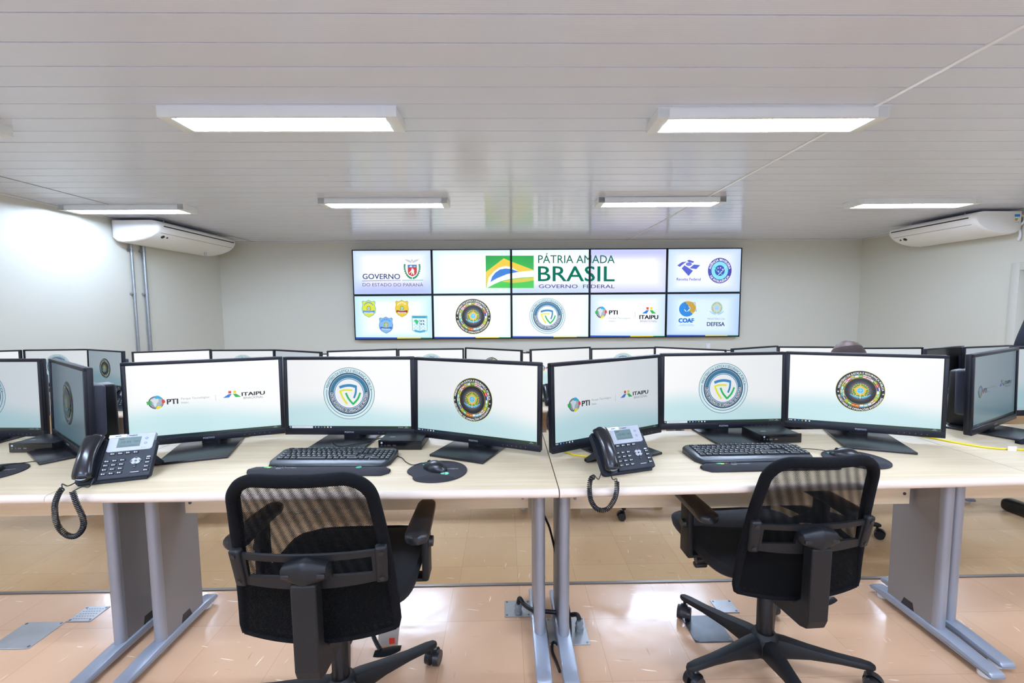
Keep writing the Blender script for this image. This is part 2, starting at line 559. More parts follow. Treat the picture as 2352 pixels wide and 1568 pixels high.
class Art:
    """2D picture made of coloured polygons in layers."""
    def __init__(self): self.p = []; self.layer = 0
    def poly(self, pts, c):
        self.layer += 1
        self.p.append(([tuple(q) for q in pts], c, self.layer)); return self
    def polys(self, L_, c):
        self.layer += 1
        for pts in L_: self.p.append((pts, c, self.layer))
        return self
    def rect(self, x0, y0, x1, y1, c): return self.poly([(x0, y0), (x1, y0), (x1, y1), (x0, y1)], c)
    def grad(self, x0, y0, x1, y1, fn, nx=12, ny=8):
        self.layer += 1
        for i in range(nx):
            for j in range(ny):
                a, b = i / nx, (i + 1) / nx; e, f = j / ny, (j + 1) / ny
                X = lambda t: x0 + (x1 - x0) * t
                Y = lambda t: y0 + (y1 - y0) * t
                self.p.append(([(X(a), Y(e)), (X(b), Y(e)), (X(b), Y(f)), (X(a), Y(f))], [fn(a, e), fn(b, e), fn(b, f), fn(a, f)], self.layer))
        return self
    def ring(self, cx, cy, r0, r1, c, a0=0, a1=360, n=72, sx=1):
        n = max(3, int(n * (a1 - a0) / 360))
        out = []
        for i in range(n):
            t0 = math.radians(a0 + (a1 - a0) * i / n); t1 = math.radians(a0 + (a1 - a0) * (i + 1) / n)
            q = [(cx + r1 * math.cos(t0) * sx, cy + r1 * math.sin(t0)), (cx + r1 * math.cos(t1) * sx, cy + r1 * math.sin(t1))]
            q += [(cx + r0 * math.cos(t1) * sx, cy + r0 * math.sin(t1)), (cx + r0 * math.cos(t0) * sx, cy + r0 * math.sin(t0))] if r0 > 0 else [(cx, cy)]
            out.append(q)
        return self.polys(out, c)
    def disc(self, cx, cy, r, c, n=48): return self.poly([(cx + r * math.cos(2 * PI * i / n), cy + r * math.sin(2 * PI * i / n)) for i in range(n)], c)
    def stroke(self, pts, w, c, sub=6):
        P = [Vector((q[0], q[1], 0)) for q in pts]
        if sub: P = smooth_path(P, sub)
        L_, R_ = [], []
        for i, q in enumerate(P):
            d = (P[min(i + 1, len(P) - 1)] - P[max(i - 1, 0)]).normalized()
            nrm = Vector((-d.y, d.x, 0)) * w / 2
            L_.append(q + nrm); R_.append(q - nrm)
        return self.polys([[(L_[i].x, L_[i].y), (L_[i + 1].x, L_[i + 1].y), (R_[i + 1].x, R_[i + 1].y), (R_[i].x, R_[i].y)][::-1] for i in range(len(P) - 1)], c)
    def star(self, cx, cy, r, c, n=5, ri=.4, rot=90):
        out = []
        for i in range(2 * n):
            t = math.radians(rot + 180 * i / n); q = r if i % 2 == 0 else r * ri
            out.append((cx + q * math.cos(t), cy + q * math.sin(t)))
        return self.polys([[(cx, cy), out[i], out[(i + 1) % (2 * n)]] for i in range(2 * n)], c)
    def text(self, s, x, y, cap, c, width=None, align='l', bold=0.0):
        V_, F_, w = text_geo(s, bold)
        sy = cap / CAPH
        sx = sy if width is None else width / w
        if align == 'c': x -= w * sx / 2
        if align == 'r': x -= w * sx
        for ox, oy in ([(0, 0)] if not bold else [(-bold, -bold / 2), (bold, -bold / 2), (-bold, bold / 2), (bold, bold / 2)]):
            self.polys([[(x + (V_[i][0] + ox) * sx, y + (V_[i][1] + oy) * sy) for i in f] for f in F_], c)
            self.layer -= 1
        self.layer += 1
        return self
    def arc(self, s, cx, cy, R, cap, c, a0, a1, bold=0.0, inside=False):
        """Text around a circle from angle a0 to a1 (degrees). inside: letters' feet point outwards (bottom text)."""
        V_, F_, w = text_geo(s, bold)
        sy = cap / CAPH
        out = []
        for ox, oy in ([(0, 0)] if not bold else [(-bold, -bold / 2), (bold, -bold / 2), (-bold, bold / 2), (bold, bold / 2)]):
            for f in F_:
                q = []
                for i in f:
                    t = math.radians(a0 + (a1 - a0) * (V_[i][0] + ox) / w)
                    r = R - (V_[i][1] + oy) * sy if inside else R + (V_[i][1] + oy) * sy
                    q.append((cx + r * math.cos(t), cy + r * math.sin(t)))
                out.append(q)
        return self.polys(out, c)
    def into(self, mb, m=None, lift=.00006, base=.0):
        """Write onto a plane: picture x,y -> local x,z at y = -(base + layer*lift) (facing -Y)."""
        if m is not None: mb.at(m)
        for pts, c, ly in self.p:
            y = -(base + ly * lift)
            area = sum(pts[i][0] * pts[(i + 1) % len(pts)][1] - pts[(i + 1) % len(pts)][0] * pts[i][1] for i in range(len(pts)))
            if area < 0:
                pts = pts[::-1]
                if isinstance(c, list): c = c[::-1]
            cc = [lin(k) for k in c] if isinstance(c, list) else lin(c)
            mb.c = cc
            mb.add([(px, y, pz) for px, pz in pts], [list(range(len(pts)))], False)
        return mb
    def mapped(self, fn):
        a = Art(); a.layer = self.layer
        a.p = [([fn(*q) for q in pts], c, ly) for pts, c, ly in self.p]
        return a
    def clipped(self, x0, y0, x1, y1):
        a = Art(); a.layer = self.layer
        for pts, c, ly in self.p:
            xs = [q[0] for q in pts]; ys = [q[1] for q in pts]
            if max(xs) <= x0 or min(xs) >= x1 or max(ys) <= y0 or min(ys) >= y1: continue
            if (min(xs) >= x0 and max(xs) <= x1 and min(ys) >= y0 and max(ys) <= y1):
                a.p.append((pts, c, ly)); continue
            poly = pts
            if isinstance(c, list): c = tuple(sum(q[k] for q in c) / len(c) for k in range(3))
            for ax, val, sg in ((0, x0, 1), (0, x1, -1), (1, y0, 1), (1, y1, -1)):
                out = []
                for i in range(len(poly)):
                    A, B = poly[i], poly[(i + 1) % len(poly)]
                    da, db = (A[ax] - val) * sg, (B[ax] - val) * sg
                    if da >= 0: out.append(A)
                    if (da > 0 and db < 0) or (da < 0 and db > 0):
                        t = da / (da - db)
                        out.append((A[0] + (B[0] - A[0]) * t, A[1] + (B[1] - A[1]) * t))
                poly = out
                if len(poly) < 3: break
            if len(poly) >= 3: a.p.append((poly, c, ly))
        return a
    def merge(self, o, fn=None):
        b = self.layer
        for pts, c, ly in o.p:
            self.p.append(([fn(*q) for q in pts] if fn else pts, c, ly + b))
        self.layer += o.layer
        return self

H = hexc
# ---- emblems, drawn in a unit frame
def ministry_seal():
    a = Art(); navy = H('24466e'); teal = H('2f7396'); ltblue = H('3a79b5')
    a.disc(0, 0, 1.0, H('6b8aa0'), 96).disc(0, 0, .978, H('d9f0f3'), 96)
    a.ring(0, 0, .865, .888, H('3c6585'), 170 - 360, 10, 96)
    a.ring(0, 0, .775, .80, navy, 0, 360, 96).ring(0, 0, .745, .775, navy, 0, 360, 96).ring(0, 0, .737, .747, H('c9e4ec'), 0, 360, 96)
    a.ring(0, 0, .60, .735, teal, 6, 174, 96).ring(0, 0, .60, .735, H('1d3a5c'), 174, 366, 96)
    a.ring(0, 0, .57, .60, H('c9e4ec'), 0, 360, 96).ring(0, 0, .548, .578, ltblue, 0, 360, 96)
    a.disc(0, 0, .55, H('f2f3f4'), 64)
    a.arc('MINISTÉRIO DA JUSTIÇA E SEGURANÇA PÚBLICA', 0, 0, .825, .105, H('2c5c80'), 166, 8, .012)
    a.arc('CENTRO INTEGRADO DE OPERAÇÕES DE FRONTEIRA', 0, 0, .718, .10, H('f3f6f8'), 176, 364, .012, True)
    b = H('2b86bd')
    a.stroke([(-.37, .23), (-.18, .29), (.05, .31), (.28, .26)], .105, b).stroke([(.275, .30), (.265, .05), (.19, -.18)], .075, b)
    y = H('e6e722')
    a.stroke([(-.37, .075), (-.22, .125), (-.02, .13), (.13, .12)], .065, y).stroke([(-.345, .08), (-.24, -.17), (-.08, -.41)], .07, y)
    g = H('05b95a')
    a.stroke([(-.12, .02), (-.02, -.2), (.16, -.42)], .075, g).stroke([(.14, -.42), (.33, -.22), (.44, .03)], .075, g)
    return a

def national_arms(a, cx, cy, s, faint=False):
    f = (lambda h: tuple(v * .35 + c * .65 for v, c in zip(H(h), (.75, .83, .95)))) if faint else H
    a.star(cx, cy, s, f('e3b72c'), 20, .86)
    for i in range(20):
        t = 2 * PI * i / 20 + .1
        a.disc(cx + .76 * s * math.cos(t), cy + .76 * s * math.sin(t), .12 * s, f('2f9a3f'), 8)
    a.star(cx, cy, s * .86, f('f0cf45'), 5, .46).star(cx, cy, s * .70, f('e8b92e'), 5, .42)
    a.disc(cx, cy, .43 * s, f('a6d8ee'), 24).disc(cx, cy, .33 * s, f('4fbfe8'), 24)
    for dx, dy in ((0, .16), (.14, .05), (-.14, .02), (.02, -.17), (.02, -.0)):
        a.disc(cx + dx * s, cy + dy * s, .045 * s, f('ffffff'), 6)
    a.rect(cx - .05 * s, cy - 1.0 * s, cx + .05 * s, cy - .45 * s, f('e8e2d2')).disc(cx, cy - 1.0 * s, .08 * s, f('f2f2f2'), 8)
    a.stroke([(cx - 1.12 * s, cy - .5 * s), (cx - .7 * s, cy - .82 * s), (cx - .2 * s, cy - 1.0 * s)], .15 * s, f('59b7e6'))
    a.stroke([(cx + .2 * s, cy - 1.0 * s), (cx + .7 * s, cy - .82 * s), (cx + 1.12 * s, cy - .5 * s)], .15 * s, f('59b7e6'))
    a.stroke([(cx - .75 * s, cy - .68 * s), (cx, cy - .9 * s), (cx + .75 * s, cy - .68 * s)], .09 * s, f('9bd3e6'))

def operations_seal():
    a = Art()
    a.disc(0, 0, 1.0, H('cfd36a'), 96).disc(0, 0, .982, H('131417'), 96)
    a.ring(0, 0, .80, .812, H('b9b25e'), 0, 360, 96)
    fl = [('2fa84a', 'f2d42c', '2fa84a'), ('f4f4f4', 'e35a6a', 'f4f4f4'), ('e8e0ea', 'a04a6a', 'f4f4f4'), ('4a3fa0', 'd6d2e4', 'f4f4f4'), ('7fae2a', 'e6e04a', '2f7a3a'), ('d8343a', 'f0a0a0', 'd8343a'), ('f4f4f4', '2a46c0', '2a46c0'), ('7fd36a', 'f4f4f4', 'f4f4f4'), ('c9d83a', '8fc8e0', 'e6d93a'), ('c4d02a', 'c4d02a', 'c4d02a'), ('f4f4f4', 'd43a44', 'f4f4f4'), ('b8d0d8', 'f0f0f0', 'a8c0c8'), ('6fc4e4', 'f4f4f4', '7fc4e0'), ('3f9fd8', 'f4f4f4', 'f4f4f4'), ('d8343a', 'e8d23a', 'd8543a'), ('d43a2a', 'e6c82a', 'd43a2a'), ('2fa84a', 'f4f4f4', '2fa84a'), ('b8c82a', 'b8c82a', 'b8c82a'), ('3340c0', 'e8e46a', '3340c0'), ('5fc0e8', '3fb86a', 'f4f4f4'), ('f4f4f4', '6fb86a', 'f4f4f4'), ('7fd0f0', 'f4f4f4', '5fb84a'), ('e6d02a', '2fa04a', 'd8c82a'), ('e8e8f4', 'd05a7a', 'f4f4f4'), ('e05a5a', 'f4f4f4', 'e05a5a'), ('f0dc3a', '4a9fd8', 'e6c82a'), ('8fd0f0', 'f4f4f4', 'f0d84a')]
    n = len(fl)
    for i, (c1, c2, c3) in enumerate(fl):
        mid = 90 - 360 * i / n
        w = 360 / n * .46
        a.ring(0, 0, .75, .79, H(c1), mid - w, mid + w, 72).ring(0, 0, .71, .75, H(c2), mid - w, mid + w, 72).ring(0, 0, .67, .71, H(c3), mid - w, mid + w, 72)
    a.ring(0, 0, .635, .655, H('b9b25e'), 0, 360, 96).disc(0, 0, .637, H('16181b'), 64)
    for k in range(7):
        v = .08 + .055 * k
        a.disc(0, 0, .56 - .03 * k, (v, v * 1.04, v * 1.08), 48)
    national_arms(a, 0, .03, .36)
    a.arc('MINISTÉRIO DA JUSTIÇA E SEGURANÇA PÚBLICA', 0, 0, .845, .085, H('f4f4f4'), 172, 4, .03)
    a.arc('SECRETARIA DE OPERAÇÕES INTEGRADAS', 0, 0, .935, .085, H('f4f4f4'), 194, 342, .03, True)
    a.star(-.90, .0 - .06, .05, H('f4f4f4')).star(.895, -.10, .05, H('f4f4f4'))
    return a

def globe_logo():
    a = Art()
    a.disc(0, 0, 1, H('4b5157'), 40).disc(.05, .02, .9, H('8c98a2'), 40).disc(.12, .1, .68, H('a9b6c0'), 32)
    a.poly([(-.75, .45), (-.2, .72), (.3, .55), (.35, .2), (.1, -.1), (-.05, -.75), (-.3, -.5), (-.35, .0)], H('d5e0e6'))
    a.poly([(-.2, .75), (.1, 1.08), (.45, .98), (.85, .6), (.55, .5), (.3, .62), (.05, .55)], H('27aee0'))
    a.poly([(-1.22, .2), (-.72, .28), (-.65, -.22), (-1.12, -.3)], H('2bb34b')).poly([(.72, .3), (1.0, .42), (1.15, .2), (1.15, -.12), (.75, -.15)], H('de3a34'))
    a.poly([(-.1, -1.0), (.15, -.55), (.72, -.55), (.5, -.9), (.15, -1.05)], H('efdf23'))
    return a

def itaipu_icon():
    a = Art()
    a.rect(-.38, .35, -.05, 1.0, H('d8493a')).rect(.18, .35, .5, 1.0, H('e9d822'))
    a.poly([(-.35, .2), (.0, .2), (-.32, -.7), (-1.0, -.7)], H('1f79dc')).poly([(.12, .2), (.5, .2), (1.05, -.7), (.42, -.7)], H('21b345'))
    return a

SW, SH = .483, .267
def backdrop(a, top=(.985, .985, .985), bot=(.79, .915, .93), x0=-SW / 2, x1=SW / 2, y0=-SH / 2, y1=SH / 2):
    def fn(u, v):
        w = .36 + .10 * math.sin(3.2 * u + .8)
        t = min(1, max(0, (v - w + .24) / .34)); t = t * t * (3 - 2 * t)
        return tuple(b_ + (t_ - b_) * t for t_, b_ in zip(top, bot))
    return a.grad(x0, y0, x1, y1, fn, 16, 16)

def taskbar(a, search):
    y0, y1 = -SH / 2, -SH / 2 + .0095
    a.grad(-SW / 2, y0, SW / 2, y1, lambda u, v: (.05 + .12 * u * (1 - abs(u - .6)), .13 + .1 * u, .24 - .16 * u), 12, 1)
    x = -SW / 2 + .006
    a.rect(x - .002, y0 + .003, x + .002, y0 + .0065, H('e8f0f8'))
    if search:
        a.rect(x + .006, y0 + .0006, x + .090, y1 - .0006, H('dfe8f0')).text('Digite aqui para pesquisar', x + .014, y0 + .0035, .003, H('8a98a8'))
        x += .094
    for k, c in enumerate(('dfe6ee', 'dfe6ee', '3a8ae8', 'e9c95a', 'f0f4f8', 'f0f4f8')):
        a.disc(x + .006 + k * .0122, y0 + .0048, .0022 + (.0006 if k > 3 else 0), H(c), 10)
    a.text('10:45', SW / 2 - .0235, y0 + .0055, .0026, H('d8dee6')).text('15/12/2019', SW / 2 - .027, y0 + .0018, .0024, H('d8dee6'))
    if search:
        for k in range(4): a.disc(SW / 2 - .049 + k * .005, y0 + .0048, .0012, H('e8eef4'), 6)

def pti_row(a, fn=None, layout='wide'):
    b = Art()
    b.merge(globe_logo(), lambda x, y: (-.158 + x * .0235, -.003 + y * .0235))
    b.text('PTI', -.125, -.012, .0185, H('1c2024'), .033, 'l', .035)
    b.text('Parque Tecnológico', -.082, .0015, .0072, H('97a2a8'), .088).text('Itaipu', -.082, -.0125, .0072, H('97a2a8'))
    b.rect(.0255, -.010, .0265, .012, H('b4bcc0'))
    b.merge(itaipu_icon(), lambda x, y: (.079 + x * .029, .008 + y * .0145))
    b.text('ITAIPU', .112, .001, .0135, H('17191c'), .077, 'l', .03).text('BINACIONAL', .117, -.0115, .0085, H('7c878e'), .067)
    a.merge(b, fn)

def art_pti():
    a = Art(); backdrop(a); pti_row(a); taskbar(a, False); return a
def art_ministry():
    a = Art(); backdrop(a); a.merge(ministry_seal(), lambda x, y: (x * .1007, y * .1007 + .003)); taskbar(a, True); return a
def art_operations():
    a = Art(); backdrop(a); a.merge(operations_seal(), lambda x, y: (-.006 + x * .079, y * .079)); taskbar(a, False); return a
ARTS = dict(pti=art_pti(), ministry=art_ministry(), operations=art_operations())

# ================================================================== THE ROOM
XL, XR, YB, YF = -5.0, 6.43, 7.9, -3.0
ZB = ROWZ[2]
def slab(name, x0, x1, y0, y1, z0, z1, mat_, label, cat):
    o = MB().box(x0, x1, y0, y1, z0, z1).build(name, mat_)
    return struct(o, label, cat)
STEP1, STEP2 = 1.835, 3.95
slab('floor', XL, XR, YF, STEP1, -.5, 0, 'floor', 'upper tier of glossy tan vinyl tile floor under the front desks', 'floor')
slab('floor', XL, XR, STEP1, STEP2, -.6, ROWZ[1], 'floor_low', 'lower tier of tan vinyl floor behind the front desks', 'floor')
slab('floor', XL, XR, STEP2, YB, -.7, ROWZ[2], 'floor_low', 'lowest tier of tan vinyl floor before the video wall', 'floor')
slab('trim_1', XL, XR, STEP1 - .012, STEP1 + .003, -.02, .004, 'nosing', 'dark metal nosing along the edge of the first step', 'step nosing')
slab('trim_2', XL, XR, STEP2 - .02, STEP2 + .006, ROWZ[1] - .02, ROWZ[1] + .004, 'nosing', 'dark metal nosing along the edge of the second step', 'step nosing')
slab('wall_left', XL - .12, XL, YF, YB, ZB - .3, CEIL + .1, 'wall', 'cream painted wall at the left', 'wall')
slab('wall_back', XL - .12, XR + .12, YB, YB + .12, ZB - .3, CEIL + .1, 'wall', 'cream painted wall behind the video wall', 'wall')
slab('wall_front', XL - .12, XR + .12, YF - .12, YF, ZB - .3, CEIL + .1, 'wall', 'cream painted wall behind the camera', 'wall')
mb = MB().box(-2.6, 2.8, YF - .02, YF + .012, 1.18, 2.12)  # window and frame added out of view to brighten near ceiling and chairs
fill_win = struct(mb.build('added_window_1', 'fill_glow'), 'wide glowing window added unseen behind the camera as fill light', 'window')
mb = MB()
for x in (-2.66, -.86, 1.0, 2.80): mb.box(x, x + .06, YF, YF + .05, 1.12, 2.18, .004)
mb.box(-2.66, 2.86, YF, YF + .05, 1.12, 1.18, .004).box(-2.66, 2.86, YF, YF + .05, 2.12, 2.18, .004)
mb.build('added_window_frame', 'fixture', fill_win)
# right wall with the doorway near the camera end
D0, D1, DT = 4.45, 5.42, 1.62
mb = MB().box(XR, XR + .16, YF, D0, ZB - .3, CEIL + .1).box(XR, XR + .16, D1, YB, ZB - .3, CEIL + .1).box(XR, XR + .16, D0, D1, DT, CEIL + .1)
struct(mb.build('wall_right', 'wall'), 'cream painted wall at the right with a doorway', 'wall')
mb = MB().box(XR + .10, XR + .14, D0, D1, ROWZ[2], DT)
door = struct(mb.build('door_1', 'doorpaint'), 'white door recessed in the right wall', 'door')
mb = MB()
mb.box(XR - .02, XR + .10, D1 - .004, D1 + .09, ROWZ[2], DT + .09, .004).box(XR - .02, XR + .10, D0 - .09, D0 + .004, ROWZ[2], DT + .09, .004).box(XR - .02, XR + .10, D0, D1, DT - .004, DT + .09, .004)
mb.build('door_frame', 'doorpaint', door)
mb = MB().cyl((XR + .10, D0 + .1, .7), (XR + .05, D0 + .1, .7), .01).cyl((XR + .05, D0 + .1, .7), (XR + .05, D0 + .22, .7), .009)
mb.build('door_handle', 'galv', door)

# ceiling of 195 mm boards with grooves between them, running left to right
prof = []
y = 1.851 - .1945 * 25
while y < YB:
    prof += [(y - .005, CEIL), (y - .003, CEIL + .012), (y + .003, CEIL + .012), (y + .005, CEIL)]
    y += .1945
prof = [(YF, CEIL)] + [p for p in prof if YF < p[0] < YB] + [(YB, CEIL)]
mb = MB()
for a, b in zip(prof[:-1], prof[1:]):
    mb.add([(XL, a[0], a[1]), (XL, b[0], b[1]), (XR, b[0], b[1]), (XR, a[0], a[1])], [(0, 1, 2, 3)], False)
mb.box(XL - .1, XR + .1, YF - .1, YB + .1, CEIL + .02, CEIL + .1)
struct(mb.build('ceiling', 'ceiling', autosmooth=False), 'white ceiling of long glossy PVC boards', 'ceiling')
mb = MB().box(2.178, 2.205, YF, YB, CEIL - .006, CEIL + .004, .002)
struct(mb.build('trim_3', 'ceil_trim'), 'white joint strip crossing the ceiling boards at the right', 'ceiling trim')
mb = MB().box(-4.378, -4.366, YF, YB, CEIL - .003, CEIL + .004)
struct(mb.build('trim_4', 'trimdark'), 'thin joint strip crossing the ceiling boards at the left', 'ceiling trim')
mb = MB()
for x0, x1, y0, y1 in ((XL, XR, YB - .02, YB), (XL, XL + .02, YF, YB), (XR - .02, XR, YF, YB)):
    mb.box(x0, x1, y0, y1, CEIL - .018, CEIL, .004)
struct(mb.build('trim_5', 'ceil_trim'), 'narrow white moulding where ceiling meets walls', 'ceiling trim')

# ================================================================== LAMPS
def make_lamp(L_=1.37, W_=.235):
    """Surface-mounted fluorescent luminaire, origin at the ceiling, centre."""
    t = thing('ceiling_light', '', 'ceiling light')
    h = .062; hw = W_ / 2; hl = L_ / 2
    mb = MB().box(-hl, hl, -hw, -hw + .006, -h, 0, .002).box(-hl, hl, hw - .006, hw, -h, 0, .002).box(-hl, hl, -hw, hw, -.006, 0)
    mb.box(-hl, hl, -hw, -hw + .022, -h, -h + .004).box(-hl, hl, hw - .022, hw, -h, -h + .004)
    mb.build('housing', 'fixture', t)
    for s in (-1, 1):
        MB().box(min(s * hl, s * (hl - .07)), max(s * hl, s * (hl - .07)), -hw, hw, -h - .001, -.006, .003).build('end_cap', 'fixture', t)
    mb = MB()
    prof_ = [(-hw + .02, -h + .006), (-.062, -.018), (-.03, -.02), (0, -.045), (.03, -.02), (.062, -.018), (hw - .02, -h + .006)]
    for a, b in zip(prof_[:-1], prof_[1:]):
        mb.add([(-hl + .07, a[0], a[1]), (-hl + .07, b[0], b[1]), (hl - .07, b[0], b[1]), (hl - .07, a[0], a[1])], [(0, 1, 2, 3)], False)
    mb.build('reflector', 'louver', t)
    for s in (-1, 1):
        MB().cyl((-hl + .076, s * .052, -.043), (hl - .076, s * .052, -.043), .014, n=10).build('fluorescent_tube', 'tube', t)
        for q in (-1, 1):
            MB().box(q * (hl - .073) - .004, q * (hl - .073) + .004, s * .052 - .012, s * .052 + .012, -.056, -.02).build('lamp_holder', 'whiteplastic', t)
    return t
LAMPS = [(-1.30, 2.765, 'large ceiling light nearest the camera, left of the two big ones', 0), (1.60, 2.78, 'large ceiling light nearest the camera, right of the two big ones', -.01),
         (-4.24, 5.16, 'ceiling light beside the left air conditioner', .0), (-1.28, 4.90, 'small ceiling light above the left part of the video wall', 0),
         (1.70, 4.89, 'small ceiling light above the middle right of the video wall', -.01), (4.60, 5.00, 'ceiling light beside the right air conditioner', -.012),
         (-3.80, 2.83, 'switched-off ceiling light at the far left edge, only its end showing', 0), (4.55, 2.80, 'ceiling light beyond the right edge', 0),
         (-1.30, .30, 'unseen ceiling light added overhead at the left', 0), (1.60, .30, 'unseen ceiling light added overhead at the right', 0),  # overhead row added out of view to light chairs and desk fronts
         (-4.2, .30, 'unseen ceiling light added overhead far left', 0), (4.5, .30, 'unseen ceiling light added overhead far right', 0),
         (-1.30, -1.75, 'unseen ceiling light added behind the camera at the left', 0), (1.60, -1.75, 'unseen ceiling light added behind the camera at the right', 0)]  # extra pair added behind the camera as fill light
lamp0 = make_lamp()
lamp_snap = snapshot(lamp0)
for i, (x, y, lab, rz) in enumerate(LAMPS):
    o = lamp0 if i == 0 else copy_tree(lamp_snap)
    o.location = (x, y, CEIL); o.rotation_euler = (0, 0, rz)
    tag(o, lab, 'ceiling light', 'fluorescent ceiling lights')
    if i == 6:                       # this one is switched off
        bpy.context.view_layer.update()
        for c in children(o):
            if c.name.startswith('fluorescent_tube'):
                c.data = c.data.copy(); c.data.materials[0] = M['fixture']

# ================================================================== AIR CONDITIONERS
def make_ac(side, y0, y1, label):
    """Ceiling unit along a side wall. Local x: 0 at the wall, positive into the room."""
    L_ = y1 - y0
    t = thing('air_conditioner', label, 'air conditioner', (XL if side < 0 else XR, y0, 0), 0, 'ceiling air conditioners')
    s = 1 if side < 0 else -1
    pr = [(.02, 2.335), (.02, 2.12), (.07, 2.075), (.15, 2.058), (.28, 2.065), (.42, 2.095), (.53, 2.14), (.60, 2.195), (.635, 2.25), (.635, 2.30), (.61, 2.325), (.55, 2.337)]
    n = len(pr)
    mb = MB()
    rings = []
    for yy, k in ((0, .90), (.012, .96), (.035, 1), (L_ - .035, 1), (L_ - .012, .96), (L_, .90)):
        rings.append([(s * (.32 + (p[0] - .32) * k), yy, 2.2 + (p[1] - 2.2) * (k if p[1] < 2.3 else 1)) for p in pr])
    if s < 0: rings = [r[::-1] for r in rings]
    mb.loft(rings)
    mb.build('casing', 'acwhite', t)
    # dark slot and panel joints on the sloping front
    def along(p, q, a, b, mat_, nm, lift=.002):
        d = Vector((q[0] - p[0], 0, q[1] - p[1])); nrm = Vector((-d.z, 0, d.x)).normalized() * lift
        if nrm.z > 0: nrm = -nrm
        mb = MB()
        c = [(s * (p[0] + nrm.x), a, p[1] + nrm.z), (s * (q[0] + nrm.x), a, q[1] + nrm.z), (s * (q[0] + nrm.x), b, q[1] + nrm.z), (s * (p[0] + nrm.x), b, p[1] + nrm.z)]
        c2 = [(s * p[0], a, p[1]), (s * q[0], a, q[1]), (s * q[0], b, q[1]), (s * p[0], b, p[1])]
        mb.add(c + c2, [(0, 1, 2, 3), (4, 7, 6, 5), (0, 4, 5, 1), (1, 5, 6, 2), (2, 6, 7, 3), (3, 7, 4, 0)], False)
        return mb.build(nm, mat_, t)
    along((.6365, 2.262), (.6365, 2.276), .07, L_ - .06, 'cable', 'air_slot')
    along((.59, 2.187), (.594, 2.190), .07, L_ - .06, 'trimdark', 'panel_joint')
    along((.145, 2.0585), (.150, 2.0583), .03, L_ - .03, 'trimdark', 'panel_joint')
    yy = .16 if s > 0 else L_ - .2
    mb = MB()
    for k, (dy, r) in enumerate(((0, .024), (.075, .011))):
        c = Vector((s * .545, yy + dy, 2.148)); nn = Vector((s * .62, 0, -.78)).normalized()
        mb.cyl(c - nn * .004, c + nn * .005, r, n=16)
    mb.build('sensor_window', 'bezel', t)
    mb = MB()
    for yy in (.25, L_ - .25):
        for xx in (.12, .5):
            mb.cyl((s * xx, yy, 2.33), (s * xx, yy, CEIL), .008, n=8)
    mb.build('hanger', 'galv', t)
    return t, s, L_
acl, s, L_ = make_ac(-1, 5.75, 7.35, 'white air conditioner hung from the ceiling at the left wall above two pipes')
MB().cyl((.36, L_ - .35, 2.085), (.36, L_ - .35, 2.03), .014, n=10).build('drain_stub', 'galv', acl)
acr, s, L_ = make_ac(1, 5.42, 6.65, 'white air conditioner hung from the ceiling at the right wall with energy sticker')
mb = MB()
a = Art(); a.rect(-.036, -.06, .036, .06, H('f0efe8')).rect(-.034, .028, .034, .058, H('2c86cf')).rect(-.028, .0, .012, .008, H('2f9a4a')).rect(-.028, -.009, .008, 0, H('e8c22c')).rect(-.028, -.018, .004, -.009, H('d8582c'))
a.rect(-.03, -.05, -.005, -.026, H('c9d0d2')).rect(.002, -.05, .03, -.026, H('c9d0d2'))
a.into(mb, T(-.10, -.0015, 2.24), lift=.0001)
mb.at(I4)
mb.build('energy_sticker', 'print', acr, colors=True)
mb = MB().tube(smooth_path([(-.03, .05, 2.30), (.0, .01, 2.27), (-.02, -.01, 2.21), (-.03, .03, 2.15), (-.02, .02, 2.06), (-.035, .02, 1.98)]), .014, 8)
mb.build('drain_hose', 'whiteplastic', acr)

for k, (yy, r) in enumerate(((6.03, .016), (6.225, .021))):
    t = thing('wall_pipe', ('thin' if k == 0 else 'thick') + ' galvanised pipe running down the left wall, ' + ('left' if k == 0 else 'right') + ' of the pair', 'pipe', (XL + r + .012, yy, ROWZ[2]), 0, 'wall conduits')
    MB().cyl((0, 0, 0), (0, 0, 2.13 - ROWZ[2]), r, n=16).build('pipe', 'galv', t)
    for zz in (.5, 1.42 - ROWZ[2], 2.0 - ROWZ[2]):
        mb = MB().cyl((0, 0, zz - .012), (0, 0, zz + .012), r + .004, n=16).box(-r - .012, 0, -r - .025, -r + .005, zz - .012, zz + .012).cyl((-.004, -r - .012, zz), (.012, -r - .012, zz), .007, n=8)
        mb.build('pipe_clamp', 'galv', t)
mb = MB().box(-.04, .04, -.008, 0, -.06, .06, .003)
t = thing('wall_socket', 'small white wall socket below the right end of the video wall', 'wall socket', (3.69, YB, .455))
mb.build('plate', 'whiteplastic', t)
MB().box(-.018, .018, -.010, -.008, -.025, .025, .001).build('outlet', 'fixture', t)

